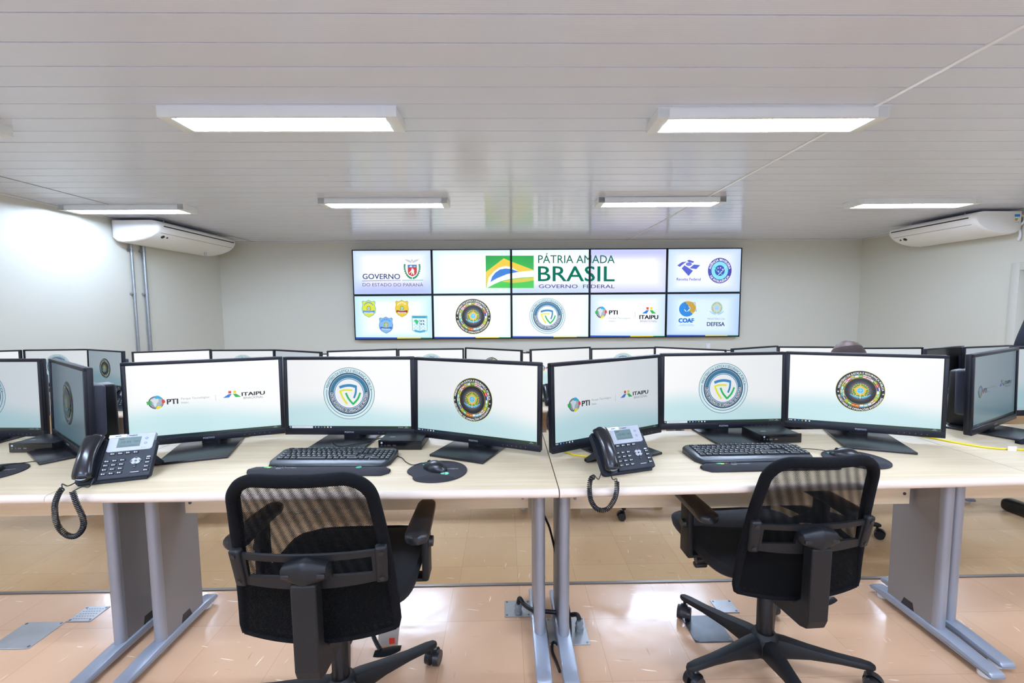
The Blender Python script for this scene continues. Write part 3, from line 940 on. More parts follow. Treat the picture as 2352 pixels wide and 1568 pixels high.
# ================================================================== VIDEO WALL
VX0, VX1, VZT, VZB, VY = -2.646, 4.20, 2.213, .64, 7.79
def v2w(X, Y):
    """photo-frame drawing units of the wall picture -> metres on the wall plane"""
    u = (X - 808) / (1702 - 808)
    top = 575 - 5 * u; bot = 783 - 12 * u
    return (VX0 + u * (VX1 - VX0), VZT + (Y - top) / (bot - top) * (VZB - VZT))
def s5(x, y): return (790 + x / 5.004, 550 + y / 5.004)
def s6(x, y): return (1240 + x / 4.9, 550 + y / 4.9)
W = Art()
UX = [808, 988.5, 1169.5, 1350, 1528.5, 1702]
def cell(c, r):
    m_ = 2.6
    y0, y1 = (573, 676) if r == 0 else (676, 780)
    return UX[c] + m_, UX[c + 1] - m_, y0 + 2.4, y1 - 2.4
BGS = {}
def bg(c, r, fn): BGS[(c, r)] = fn
def mixc(a_, b_, t): return tuple(x + (y_ - x) * max(0, min(1, t)) for x, y_ in zip(a_, b_))
w_ = (.99, .995, 1.0)
def edge(u, v): return max(0, 1 - 5.5 * min(u, 1 - u, v, 1 - v))
bg(0, 0, lambda u, v: mixc(mixc(w_, (.60, .62, .93), 1 - v / .38), (.72, .82, .98), edge(u, v) * .8))
bg(1, 0, lambda u, v: mixc(w_, (.78, .93, .98), max(edge(u, v) * .8, (1 - v / .3) * .7)))
bg(2, 0, lambda u, v: mixc(mixc(w_, (.70, .72, .97), 1 - v / .35), (.80, .93, .98), edge(u, v) * .6))
bg(3, 0, lambda u, v: mixc(mixc(w_, (.74, .75, .97), (v - .72) / .2), (.78, .80, .98), max(edge(u, v) * .8, 1 - v / .3)))
bg(4, 0, lambda u, v: mixc((.93, .95, .99), (.74, .84, .98), edge(u, v) * .9))
bg(0, 1, lambda u, v: mixc((.95, .985, .99), (.72, .90, .97), edge(u, v) * .9))
bg(1, 1, lambda u, v: mixc(w_, (.84, .94, .98), edge(u, v) * .6))
bg(2, 1, lambda u, v: mixc(w_, (.84, .94, .98), edge(u, v) * .6))
bg(3, 1, lambda u, v: mixc((.96, .975, .99), (.76, .86, .97), edge(u, v) * .9))
bg(4, 1, lambda u, v: mixc((.86, .94, .98), (.68, .80, .97), edge(u, v) * .9))
for c in range(5):
    x0, x1, y0, y1 = cell(c, 1)
    yb = [781.6, 779.8, 777.3, 774.9, 772.5, 770][c] - 2.2
    W.rect(x0 - 3, yb + 6, x0 + .54 * (x1 - x0), yb - 3.0, H('1f50b8')).rect(x0 + .54 * (x1 - x0), yb + 6, x0 + .85 * (x1 - x0), yb - 3.0, H('e2d42c')).rect(x0 + .85 * (x1 - x0), yb + 6, x1 + 3, yb - 3.0, H('1f9a60'))
def wt(s_, x, y, cap, c, width=None, align='l', bold=0.0, fn=s5, sc=5.004):
    X, Y = fn(x, y)
    b = Art(); b.text(s_, 0, 0, cap / sc, c, None if width is None else width / sc, align, bold)
    W.merge(b, lambda p, q: (X + p, Y - q))
wt('GOVERNO', 203, 458, 60, H('2b3f7c'), 425, bold=.012)
wt('DO ESTADO DO PARANÁ', 200, 542, 38, H('47497e'), 690)
def wq(pts, c, fn=s5): W.poly([fn(*p) for p in pts], c)
wq([(195, 478), (637, 470), (637, 475), (195, 484)], H('4c5fc8')); wq([(652, 470), (892, 466), (892, 472), (652, 476)], H('3fae96'))
# state arms: laurel, shield, eagle
for sgn in (-1, 1):
    for k in range(9):
        tt = math.radians(168 + 11.5 * k)
        X, Y = s5(768 - sgn * 88 * math.cos(tt) * -1 * (1.0), 345 + 98 * -math.sin(tt) * -1)
        X, Y = s5(768 + sgn * 86 * math.cos(math.radians(12 - 11.5 * k)), 350 - 98 * math.sin(math.radians(32 - 14 * k)))
        W.disc(X, Y, 2.5, H('1f8a63'), 7)
wq([(718, 295), (822, 293), (822, 375), (812, 405), (770, 428), (728, 407), (718, 380)], H('c9302e'))
wq([(718, 295), (822, 293), (822, 322), (718, 326)], H('3f7fd0')); wq([(735, 322), (748, 305), (762, 303), (770, 322)], H('e8f0f4')); wq([(782, 320), (790, 312), (805, 312), (812, 321)], H('f0d24c'))
wq([(765, 335), (775, 335), (792, 360), (788, 372), (792, 405), (780, 408), (770, 382), (764, 408), (755, 408), (762, 372), (735, 395), (730, 388), (758, 358)], H('f0eff0'))
for sgn in (-1, 1):
    wq([(768, 262), (768 + sgn * 30, 240), (768 + sgn * 90, 228), (768 + sgn * 72, 240), (768 + sgn * 66, 250), (768 + sgn * 50, 260), (768 + sgn * 30, 268), (768 + sgn * 12, 276)], H('c4cbd4'))
W.disc(*s5(768, 245), 2.2, H('b8c0cc'), 10)
# federal brand: green field, yellow, blue dome, white sweep
G = lambda u, v: mixc(H('0a9a3c'), H('35c52c'), 1 - v + .3 * math.sin(3 * u))
x0, y0 = s5(1608, 558); x1, y1 = s5(2158, 190)
W.grad(x0, y0, x1, y1, G, 10, 6)
wq([(1610, 375), (1815, 220), (1880, 248), (2156, 352), (2156, 362), (1990, 378), (1800, 430), (1612, 560)], H('ecc822'))
wq([(1614, 558), (1640, 440), (1700, 370), (1760, 325), (1830, 308), (1900, 318), (1990, 372), (1800, 430)], H('f4f6ee'))
wq([(1660, 490), (1680, 430), (1715, 385), (1770, 348), (1835, 336), (1900, 342), (1988, 372), (1850, 400), (1740, 445)], H('1c77cf'))
wq([(1612, 552), (1700, 485), (1800, 430), (1900, 394), (2020, 370), (2158, 358), (2158, 430), (2020, 438), (1880, 456), (1780, 480), (1700, 515), (1616, 560)], H('f6f8fa'))
wq([(1790, 485), (1880, 462), (2020, 444), (2158, 434), (2158, 470), (2040, 490), (1920, 500)], H('d2c42a'))
gr = H('14695a')
def wt6(*a_, **k): wt(*a_, fn=s6, sc=4.9, **k)
wt6('PÁTRIA AMADA', -42, 268, 88, gr, 862, bold=.004)
wt6('BRASIL', -42, 468, 168, H('12705c'), 862, bold=.008)
wt6('GOVERNO  FEDERAL', -35, 545, 40, H('4a4472'), 858, bold=.006)
# tax service
bl = H('3a46c4')
for pts in ([(1530, 292), (1585, 255), (1640, 250), (1600, 275), (1560, 308)], [(1640, 240), (1665, 230), (1722, 250), (1708, 264), (1660, 256)], [(1612, 290), (1710, 350), (1662, 408), (1582, 325)], [(1672, 322), (1720, 282), (1792, 288), (1748, 332)]):
    wq(pts, bl, s6)
W.merge(Art().ring(0, 0, 0, 1, H('5a66d0')), lambda p, q: (s6(1662, 278)[0] + p * 7, s6(1662, 278)[1] - q * 4))
wt6('Receita Federal', 1527, 458, 30, H('4247b8'), 272, bold=.01)
# intelligence agency
cx, cy = s6(2016, 348)
b = Art(); b.disc(0, 0, 1, H('3a36a8'), 48).disc(0, 0, .70, H('7fe0f0'), 40).disc(0, 0, .42, H('2c3fb4'), 32)
for dx, dy in ((-.15, .2), (.05, .22), (.22, .1), (-.1, -.05), (.12, -.1)): b.disc(dx, dy, .05, H('e8f4f8'), 6)
b.stroke([(-.5, .38), (-.2, -.05), (.25, -.35)], .05, H('3fd0c0')).stroke([(-.15, -.38), (.2, -.05), (.55, .35)], .04, H('d8f0f0'))
b.arc('AGÊNCIA BRASILEIRA', 0, 0, .76, .17, H('f2f2f8'), 172, 8, .03).arc('DE INTELIGÊNCIA', 0, 0, .93, .17, H('f2f2f8'), 208, 332, .03, True)
W.merge(b, lambda p, q: (cx + p * 27.6, cy - q * 28.6))
# lower left: four police shields
def shield(cxp, cyp, w, h, c1, rim, band, kind):
    X, Y = s5(cxp, cyp); w /= 5.004; h /= 5.004
    b = Art()
    P = [(-.95, .78), (-.75, .9), (-.45, .82), (0, 1), (.45, .82), (.75, .9), (.95, .78), (.88, .4), (1, 0), (.92, -.42), (.6, -.75), (0, -1), (-.6, -.75), (-.92, -.42), (-1, 0), (-.88, .4)]
    if kind == 'square': P = [(-1, .98), (1, .98), (.97, -.72), (.6, -.9), (0, -1), (-.6, -.9), (-.97, -.72)]
    b.poly(P, H(rim)).poly([(x * .92, y * .93) for x, y in P], H(c1))
    if kind == 'square':
        for i in range(7):
            for j in range(7):
                if (i + j) % 2: b.rect(-.8 + i * .22, -.72 + j * .18, -.58 + i * .22, -.54 + j * .18, H('b8e0ee'))
        b.rect(-.92, .68, .92, .92, H('4fb0d0')).text('FORÇA NACIONAL', 0, .74, .13, H('1f5f90'), 1.6, 'c', .01)
        b.poly([(-.75, .45), (-.4, .55), (-.1, .35), (-.25, .05), (-.4, -.1), (-.5, .15)], H('3fbf7a')).stroke([(0, .5), (.0, -.6)], .04, H('4a7a90'), 0)
        b.poly([(-.8, -.62), (0, -.75), (.8, -.62), (.6, -.82), (0, -.92), (-.6, -.82)], H('3a9fd0'))
        for k in range(4): b.rect(.1 + (k % 2) * .3, .3 - (k // 2) * .35, .28 + (k % 2) * .3, .45 - (k // 2) * .35, H('3a5f80'))
    else:
        b.arc({'a': 'DEPEN', 'b': 'POLÍCIA', 'c': 'POLÍCIA'}[kind], 0, -.1, .72, .16, H('f4f4f4') if kind == 'b' else H('3f7fc0'), 140, 40, .03)
        national_arms(b, 0, .02, .34)
        b.stroke([(-.8, -.3), (0, -.42), (.8, -.3)], .26, H(band))
        b.arc({'a': 'RODOVIÁRIA', 'b': 'FEDERAL', 'c': 'FEDERAL'}[kind], 0, 3.2, 3.76, .15, H('f4f4f4'), 260.5, 279.5, .03, True)
    W.merge(b, lambda p, q: (X + p * w, Y - q * h))
shield(261, 800, 82, 102, 'd6e23a', '58b0a8', '4a90d8', 'a')
shield(640, 797, 78, 100, 'e6c82a', 'b8a030', '8f2430', 'b')
shield(453, 990, 82, 98, '7fb6ea', '4f86d0', '3a66c8', 'c')
shield(840, 978, 90, 102, 'e4f4f6', '5fc4c4', '3a9fd0', 'square')
cx, cy = s5(1456, 886); W.merge(operations_seal(), lambda p, q: (cx + p * 41, cy - q * 41))
cx, cy = s6(62, 858); W.merge(ministry_seal(), lambda p, q: (cx + p * 41.5, cy - q * 41))
cx, cy = s6(672, 816); W.merge(globe_logo(), lambda p, q: (cx + p * 11.8, cy - q * 13))
wt6('PTI', 765, 838, 45, H('16181c'), 95, bold=.035); wt6('Parque Tecnológico', 765, 888, 18, H('a8b4be'), 243); wt6('Itaipu', 765, 920, 18, H('a8b4be'), 72)
wq([(1056, 810), (1060, 810), (1060, 868), (1056, 868)], H('b4bcc8'), s6)
cx, cy = s6(1218, 792); W.merge(itaipu_icon(), lambda p, q: (cx + p * 16, cy + 1 - q * 8.5))
wt6('ITAIPU', 1112, 888, 44, H('15171b'), 212, bold=.035); wt6('BINACIONAL', 1120, 924, 24, H('7f88a8'), 192)
# council logo and defence ministry
cx, cy = s6(1652, 775)
b = Art(); b.ring(0, 0, .34, 1, H('1f86e0'), 60, 330, 48).ring(.12, .1, .34, .98, H('e0b83a'), -80, 110, 48).ring(-.08, .0, .30, .62, H('1f86e0'), 70, 200, 30)
for k in range(9): b.stroke([(-.3 + k * .16, .95), (.1 + k * .14, -.55 + k * .03)], .05, H('6a5a3a'), 0)
b.ring(0, 0, .34, .98, H('1f86e0'), 120, 320, 48).disc(.0, .0, .33, H('dceaf4'), 24).poly([(-.4, .1), (.1, .5), (.35, .1), (.0, -.35)], H('1f7fd8'))
W.merge(b, lambda p, q: (cx + p * 18.3, cy - q * 17.2))
wt6('COAF', 1562, 925, 46, H('1f6fd0'), 172, bold=.06); wt6('Conselho de Controle', 1575, 950, 11, H('3f86cf'), 148); wt6('de Atividades Financeiras', 1562, 965, 11, H('3f86cf'), 174)
b = Art(); national_arms(b, 0, 0, 1, True); cx, cy = s6(1995, 760); W.merge(b, lambda p, q: (cx + p * 14.3, cy - q * 15))
wt6('MINISTÉRIO DA', 1890, 893, 20, H('8f9cc4'), 200); wt6('DEFESA', 1887, 963, 44, H('454a86'), 202, bold=.03)

dl = [['showing the state government crest', 'showing the left half of a green flag emblem', 'showing half the flag emblem and big green words', 'showing the end of the big green words on lilac', 'showing a blue angular logo and a round purple badge'],
      ['showing four police shields', 'showing a round black seal ringed by flags', 'showing a round blue and white seal', 'showing a globe logo and coloured squares logo', 'showing a blue ring logo and a faint grey crest']]
for r in range(2):
    for c in range(5):
        xa, za = v2w(UX[c], 573); xb, _ = v2w(UX[c + 1], 573)
        zc = (VZT + VZB) / 2
        z0, z1 = (zc, VZT) if r == 0 else (VZB, zc)
        t = thing('video_wall_display', 'wall display in the ' + ('top' if r == 0 else 'bottom') + ' row ' + dl[r][c], 'display', ((xa + xb) / 2, VY, (z0 + z1) / 2), 0, 'displays of the video wall')
        hw, hh = (xb - xa) / 2 - .0015, (z1 - z0) / 2 - .0015
        mb = MB().box(-hw, hw, .004, .075, -hh, hh, .004)
        bz = .017
        for b_ in ((-hw, -hw + bz, -hh + bz, hh - bz), (hw - bz, hw, -hh + bz, hh - bz), (-hw, hw, -hh, -hh + bz), (-hw, hw, hh - bz, hh)):
            mb.box(b_[0], b_[1], -.010, .006, b_[2], b_[3], .0015, 1)
        mb.build('frame', 'bezel', t)
        art = W.mapped(v2w).clipped((xa + xb) / 2 - hw + bz * .9, (z0 + z1) / 2 - hh + bz * .9, (xa + xb) / 2 + hw - bz * .9, (z0 + z1) / 2 + hh - bz * .9)
        keep = Art()
        keep.grad((xa + xb) / 2 - hw + bz * .5, (z0 + z1) / 2 - hh + bz * .5, (xa + xb) / 2 + hw - bz * .5, (z0 + z1) / 2 + hh - bz * .5, BGS[(c, r)], 16, 12)
        keep.p += [(pts, cc, ly + 1) for pts, cc, ly in art.p]
        lys = {ly: i for i, ly in enumerate(sorted({q[2] for q in keep.p}))}
        keep.p = [(pts, cc, lys[ly]) for pts, cc, ly in keep.p]
        mb = MB()
        keep.into(mb, T(-(xa + xb) / 2, 0, -(z0 + z1) / 2), lift=.00005)
        mb.at(I4)
        mb.build('screen', 'wallscreen', t, colors=True, autosmooth=False)
        MB().box(-hw * .6, hw * .6, .075, YB - VY, -hh * .5, hh * .5).build('mounting_bracket', 'black', t)

# ================================================================== MONITORS
MW, MH, MZ = .509, .303, .171
def make_monitor(kind):
    t = thing('monitor', '', 'monitor')
    tilt = T(0, 0, MZ) @ RX(-.03)
    hw, hh = MW / 2, MH / 2
    sb = .013; st = .012; sbt = MH - st - SH
    mb = MB().at(tilt).box(-hw, hw, .003, .021, -hh, hh, .004)
    for b_ in ((-hw, -hw + sb, -hh + sbt - .001, hh - st + .001), (hw - sb, hw, -hh + sbt - .001, hh - st + .001), (-hw, hw, -hh, -hh + sbt), (-hw, hw, hh - st, hh)):
        mb.box(b_[0], b_[1], -.0035, .006, b_[2], b_[3], .0018, 2)
    for k in range(6):
        mb.use(1).box(.115 + k * .017, .117 + k * .017, -.0038, -.003, -hh + .009, -hh + .0105)
    mb.use(2)
    V_, F_, w = text_geo('POSITIVO', .02)
    mb.at(tilt @ T(-.018, -.0037, -hh + .008) @ RX(PI / 2)).add([(x * .036 / w, y * .0085, 0) for x, y in V_], F_, False)
    mb.use(0).at(I4)
    mb.build('frame', ['bezel', 'trimdark', 'text'], t)
    mb = MB()
    if kind == 'off':
        mb.at(tilt).box(-SW / 2, SW / 2, .001, .004, -SH / 2 + (sbt - st) / 2, SH / 2 + (sbt - st) / 2)
        mb.at(I4).build('screen', 'offscreen', t)
    else:
        ARTS[kind].into(mb, tilt @ T(0, .0028, (sbt - st) / 2), lift=.00004)
        mb.at(I4)
        mb.build('screen', 'screen', t, colors=True, autosmooth=False)
    mb = MB().at(tilt).box(-.222, .222, .019, .058, -.085, .088, .010, 3)
    mb.build('back_housing', 'housing', t)
    pl = [(-.026, .044), (-.026, .098), (.026, .098), (.026, .044)]
    mb = MB().box(-.045, .045, .057, .128, .008, .235, .010, 3)
    mb.build('stand_column', 'black', t)
    mb = MB().box(-.026, .026, .0, .06, .008, .08, .003)
    mb.build('stand_neck', 'black', t)
    mb = MB().box(-.103, .103, -.150, .118, 0, .009, .0025)
    mb.build('stand_base', 'base', t)
    return t
protos = {}
def monitor(kind, x, y, rz, z, label, group, stand=0.0):
    if kind not in protos:
        o = make_monitor(kind)
        protos[kind] = snapshot(o)
        pk = copy_tree(protos[kind]); protos[kind] = snapshot(pk)
    else:
        o = copy_tree(protos[kind])
    o.location = (x, y, z); o.rotation_euler = (0, 0, rz)
    if stand:
        bpy.context.view_layer.update()
        for c in children(o):
            if c.name.startswith('stand_base'): c.location.y += stand
    tag(o, label, 'monitor', group)
    return o
g1 = 'monitors on the front row of desks'
FRONT = [
    ('pti', -1.1099, 1.6347, .3286, 'monitor with globe and coloured-square logos behind the left phone, left of the three'),
    ('ministry', -.6038, 1.686, -.0581, 'middle monitor of the left front desk showing a blue and white round seal'),
    ('operations', -.1131, 1.5565, -.4186, 'right monitor of the left front desk showing a round black seal, turned inwards'),
    ('pti', .3764, 1.5492, .4882, 'turned monitor with globe and coloured-square logos behind the right phone'),
    ('ministry', .8681, 1.7126, .0407, 'middle monitor of the right front desk showing a blue and white round seal'),
    ('operations', 1.3662, 1.6403, -.379, 'right monitor of the right front desk showing a round black seal'),
    ('operations', -1.562, 1.572, -.625, 'dim monitor seen nearly edge-on at the left with a round black seal'),
    ('ministry', -2.045, 1.725, -.052, 'monitor cut by the left edge with part of a blue seal'),
    ('pti', 1.945, 1.690, .485, 'dim monitor seen nearly edge-on at the right with faint logos'),
    ('ministry', 2.455, 1.86, .04, 'monitor cut by the right edge beside the dim angled one'),
]
STANDS = [-.045, -.01, .015, 0, -.03, -.04, .055, 0, 0, 0]
for (k, x, y, a, lab), sd in zip(FRONT, STANDS): monitor(k, x, y, a, DESK, lab, g1, sd)
g2 = 'monitors on the second row of desks'
Z2 = DESK + ROWZ[1]
SECOND = [
    ('pti', -4.13, 3.50, .30, 'bright monitor at the left edge of the second row'),
    ('ministry', -3.63, 3.60, .03, 'second-row monitor at the left showing the top of a blue round seal'),
    ('operations', -3.16, 3.50, -.43, 'second-row monitor with black round seal, turned, above the dim front monitor'),
    ('pti', -2.56, 3.41, .33, 'blank-topped second-row monitor showing above the leftmost large front monitor'),
    ('ministry', -2.04, 3.43, -.05, 'second-row monitor showing above the right half of the leftmost large front monitor'),
    ('operations', -1.566, 3.31, -.47, 'pale blue turned second-row monitor above the top left corner of the front middle monitor'),
    ('pti', -1.075, 3.33, .27, 'second-row monitor showing as a strip above the left front middle monitor'),
    ('ministry', -.570, 3.38, .01, 'second-row monitor below the left lower display of the video wall'),
    ('operations', -.097, 3.33, -.53, 'turned second-row monitor ending just left of the gap between the front desks'),
    ('pti', .431, 3.33, .32, 'second-row monitor with its logo showing through the gap between the front desks'),
    ('ministry', .901, 3.31, .09, 'second-row monitor with seal top just above the right front turned monitor'),
    ('operations', 1.370, 3.24, -.60, 'turned second-row monitor above the right front middle monitor'),
    ('pti', 1.898, 3.27, .42, 'pale turned second-row monitor left of the bald head'),
    ('ministry', 2.340, 3.27, -.15, 'second-row monitor behind the bald head'),
    ('operations', 2.800, 3.15, -.04, 'second-row monitor just right of the bald head'),
    ('off', 3.210, 3.13, .38, 'switched-off black monitor in the second row at the right'),
    ('ministry', 3.600, 3.19, .23, 'lit second-row monitor beside the black one, right behind the standing person'),
]
for k, x, y, a, lab in SECOND: monitor(k, x, y, a, Z2, lab, g2)
g3 = 'monitors on the third row of desks'
Z3 = DESK + ROWZ[2]
for k, x, y, a, lab in [
    ('ministry', -2.20, 5.0, 0, 'far third-row monitor, a sliver between the second-row screens at the left'),
    ('ministry', .06, 5.0, -.3, 'far third-row monitor, a sliver in the gap above the front desk joint'),
    ('operations', .50, 5.05, .1, 'far third-row monitor hidden behind the middle of the second row'),
    ('ministry', 2.62, 5.0, 0, 'far third-row monitor, a sliver left of the pale turned screen')]:
    monitor(k, x, y, a, Z3, lab, g3)

# ================================================================== DESKS
def make_desk(w, lx, rx, label, group, depth=.565, panel_z=.455, slope=0.0):
    """Origin: front left corner of the top, on the floor. lx, rx: centres of the two pedestals."""
    t = thing('desk', label, 'desk', (0, 0, 0), 0, group)
    h = DESK
    pr = [(.0125 - .0125 * math.sin(a_), h - .0125 + .0125 * math.cos(a_)) for a_ in [PI * k / 10 for k in range(11)]]
    pr = pr + [(depth, h - .025), (depth, h)]
    mb = MB()
    n = len(pr)
    rings = [[(x, p[0] + slope * x * (1 if p[0] < .1 else 0), p[1]) for p in pr] for x in (.0006, w - .0006)]
    mb.loft(rings)
    for f_i in range(len(mb.f)):
        if all(mb.v[i].y - slope * mb.v[i].x < .0135 for i in mb.f[f_i]): mb.mi[f_i] = 1
    mb.build('tabletop', ['desk', 'deskedge'], t)
    MB().box(lx + .036, rx - .034, depth - .16, depth - .142, panel_z, h - .0255).build('modesty_panel', 'panel', t)
    for x, s in ((lx, 1), (rx, -1)):
        mb = MB()
        mb.cyl((x, .30, .040), (x, .30, h - .0255), .019, n=24)
        mb.use(1).box(x - .017, x + .017, .30, .492, .040, h - .0255, .002, 1)
        mb.use(0)
        leg = mb.build('leg', ['silver', 'legdark'], t)
        MB().prism([(.375, .042), (.383, .074), (.418, .074), (.430, .042)], x - .0178, x + .0178, 'x').build('cable_cutout', 'black', leg)
        prf = [(.10, .016), (.098, .026), (.11, .036), (.25, .045), (.50, .045), (.56, .034), (.572, .026), (.57, .014)]
        mb = MB().prism(prf, x - .026, x + .026, 'x', bev=.008, smooth=True)
        mb.build('foot', 'footsilver', leg)
        for yy in (.14, .53):
            MB().cyl((x, yy, 0), (x, yy, .018), .019, n=16).build('leveler', 'whiteplastic', leg)
        MB().cyl((x + s * .055, depth - .162, panel_z + .04), (x + s * .055, depth - .158, panel_z + .04), .006, n=10).build('panel_screw', 'screws', t)
    return t
FRONT_Y = 1.187
DESKS1 = [(-2.72, -1.2708, -2.66, -1.362, .004, 'left edge desk of the front row, cut by the frame'), (-1.27, .147, -1.226, .117, -.0075, 'front desk left of the centre joint, with the mesh chair before it'),
          (.149, 1.572, .202, 1.560, .028, 'front desk right of the centre joint, behind the turned chair'), (1.5728, 3.02, 1.640, 2.96, .03, 'right edge desk of the front row, cut by the frame')]
g = 'front row desks'
yc = {0: 1.187, 1: 1.192, 2: 1.181, 3: 1.2205}
desk_root = {}
for i, (x0, x1, lx, rx, rz, lab) in enumerate(DESKS1):
    t = make_desk(x1 - x0, lx - x0, rx - x0, lab, g, slope=rz)
    t.location = (x0, yc[i], 0)
# second and third rows
proto = make_desk(1.42, .035, 1.385, 'x', 'x')
psnap = snapshot(proto)
row2 = [(-4.30, 'second-row desk at the left end'), (-2.76, 'second-row desk behind the leftmost large monitor'), (-1.27, 'second-row desk left of the gap between the front desks'), (.17, 'second-row desk seen through the gap between the front desks'), (1.63, 'second-row desk in front of the seated bald person'), (3.08, 'second-row desk at the right end')]
row3 = [(-3.0, 'third-row desk at the left'), (-.95, 'third-row desk in the middle left'), (.50, 'third-row desk in the middle'), (1.95, 'third-row desk at the right')]
first = True
for rows, yy, zz, gg in ((row2, 2.69, ROWZ[1], 'second row desks'), (row3, 4.50, ROWZ[2], 'third row desks')):
    for x0, lab in rows:
        o = proto if first else copy_tree(psnap)
        first = False
        o.location = (x0, yy, zz)
        tag(o, lab, 'desk', gg)

# ================================================================== FLOOR BOXES
def floor_plate(x, y, w, d, rz, mat_, label, gland=False, holes=False, shear=0):
    t = thing('floor_box_plate', label, 'floor plate', (x, y, 0), rz, 'floor box plates')
    mb = MB().box(-w / 2, w / 2, -d / 2, d / 2, 0, .003, .001, 1)
    p = mb.build('plate', mat_, t)
    for sx in (-1, 1):
        for sy in (-1, 1):
            MB().cyl((sx * (w / 2 - .009), sy * (d / 2 - .009), .003), (sx * (w / 2 - .009), sy * (d / 2 - .009), .0042), .0045, n=10).build('screw', 'screws', t)
    if holes:
        mb = MB()
        for i in range(7):
            for j in range(5):
                mb.box(-w * .36 + i * w * .11, -w * .36 + i * w * .11 + .006, -d * .34 + j * d * .16, -d * .34 + j * d * .16 + .0025, .003, .0033)
        mb.build('vent_slots', 'platedark', t)
    if gland:
        gx, gy = gland
        mb = MB().cyl((gx, gy, .003), (gx, gy, .016), .016, n=6, smooth=False).cyl((gx, gy, .016), (gx, gy, .030), .013, n=16).cyl((gx, gy, .030), (gx, gy, .042), .0155, .012, n=8, smooth=False)
        mb.build('cable_gland', 'gland', t)
    return t
floor_plate(-1.79, 1.58, .150, .135, 0, 'plate', 'large steel floor plate at the far left')
floor_plate(-1.668, 1.69, .095, .088, 0, 'plate', 'small slotted steel floor plate at the left beside the large one', holes=True)
floor_plate(.042, 1.675, .103, .094, 0, 'plate', 'floor plate with cable gland left of the centre desk feet', gland=(.002, -.028))
floor_plate(.223, 1.548, .148, .138, 0, 'plate', 'floor plate with cable gland behind the centre desk feet', gland=(.046, .0))
floor_plate(.746, 1.547, .140, .136, 0, 'platedark', 'dark worn floor plate between the turned chair legs', holes=False)
floor_plate(.875, 1.665, .085, .075, 0, 'plate', 'small steel floor plate behind the turned chair leg')

# ================================================================== CABLES
def cable(pts, r, mat_, label, n=8, sub=8, name='cable', group=None):
    o = MB().tube(smooth_path(pts, sub), r, n).build(name, mat_)
    return tag(o, label, 'cable', group)
cable([(.150, 1.66, .672), (.145, 1.64, .485), (.140, 1.63, .428), (.166, 1.63, .359), (.186, 1.64, .271), (.197, 1.62, .192), (.228, 1.61, .10), (.236, 1.56, .04), (.225, 1.49, .008), (.190, 1.47, .005), (.166, 1.49, .006), (.157, 1.45, .006), (.166, 1.40, .006), (.172, 1.36, .006)], .0042, 'cable', 'thin black cable hanging from the desk joint to the floor')
cable([(.044, 1.647, .044), (.050, 1.645, .066), (.066, 1.63, .052), (.095, 1.60, .050), (.12, 1.59, .052), (.155, 1.585, .052), (.20, 1.58, .050), (.235, 1.575, .045), (.262, 1.56, .056), (.269, 1.548, .043)], .0082, 'cable', 'thick black floor cable joining the two glands at the centre feet', name='power_cable')
g = 'yellow network cables'
cable([(-1.150, 1.42, .703), (-1.168, 1.48, .703), (-1.150, 1.56, .703), (-1.10, 1.66, .703), (-1.02, 1.735, .703)], .0026, 'yellow', 'yellow network cable running from the left phone under the monitor', name='network_cable', group=g)
cable([(.175, 1.60, .703), (.19, 1.535, .703), (.225, 1.475, .703), (.27, 1.450, .703), (.315, 1.445, .703), (.35, 1.455, .703)], .003, 'yellow', 'yellow network cable looping behind the right phone', name='network_cable', group=g)
cable([(1.53, 1.72, .703), (1.60, 1.62, .703), (1.645, 1.545, .703), (1.69, 1.49, .703), (1.76, 1.465, .703), (1.87, 1.452, .703)], .003, 'yellow', 'yellow network cable curving round the dim monitor base at the right', name='network_cable', group=g)
lb = MB().box(-.012, .012, -.0015, .0015, -.011, .0035).build('cable_tag', 'white')
lb.location = (1.752, 1.458, .7115); lb.rotation_euler = (.0, 0, -.2)
tag(lb, 'small white tag on the yellow cable at the right edge', 'label')
cable([(-1.16, 1.47, .7025), (-1.16, 1.55, .7025), (-1.11, 1.64, .7025), (-1.04, 1.73, .7025)], .0018, 'greycable', 'thin grey cable beside the yellow one behind the left phone')

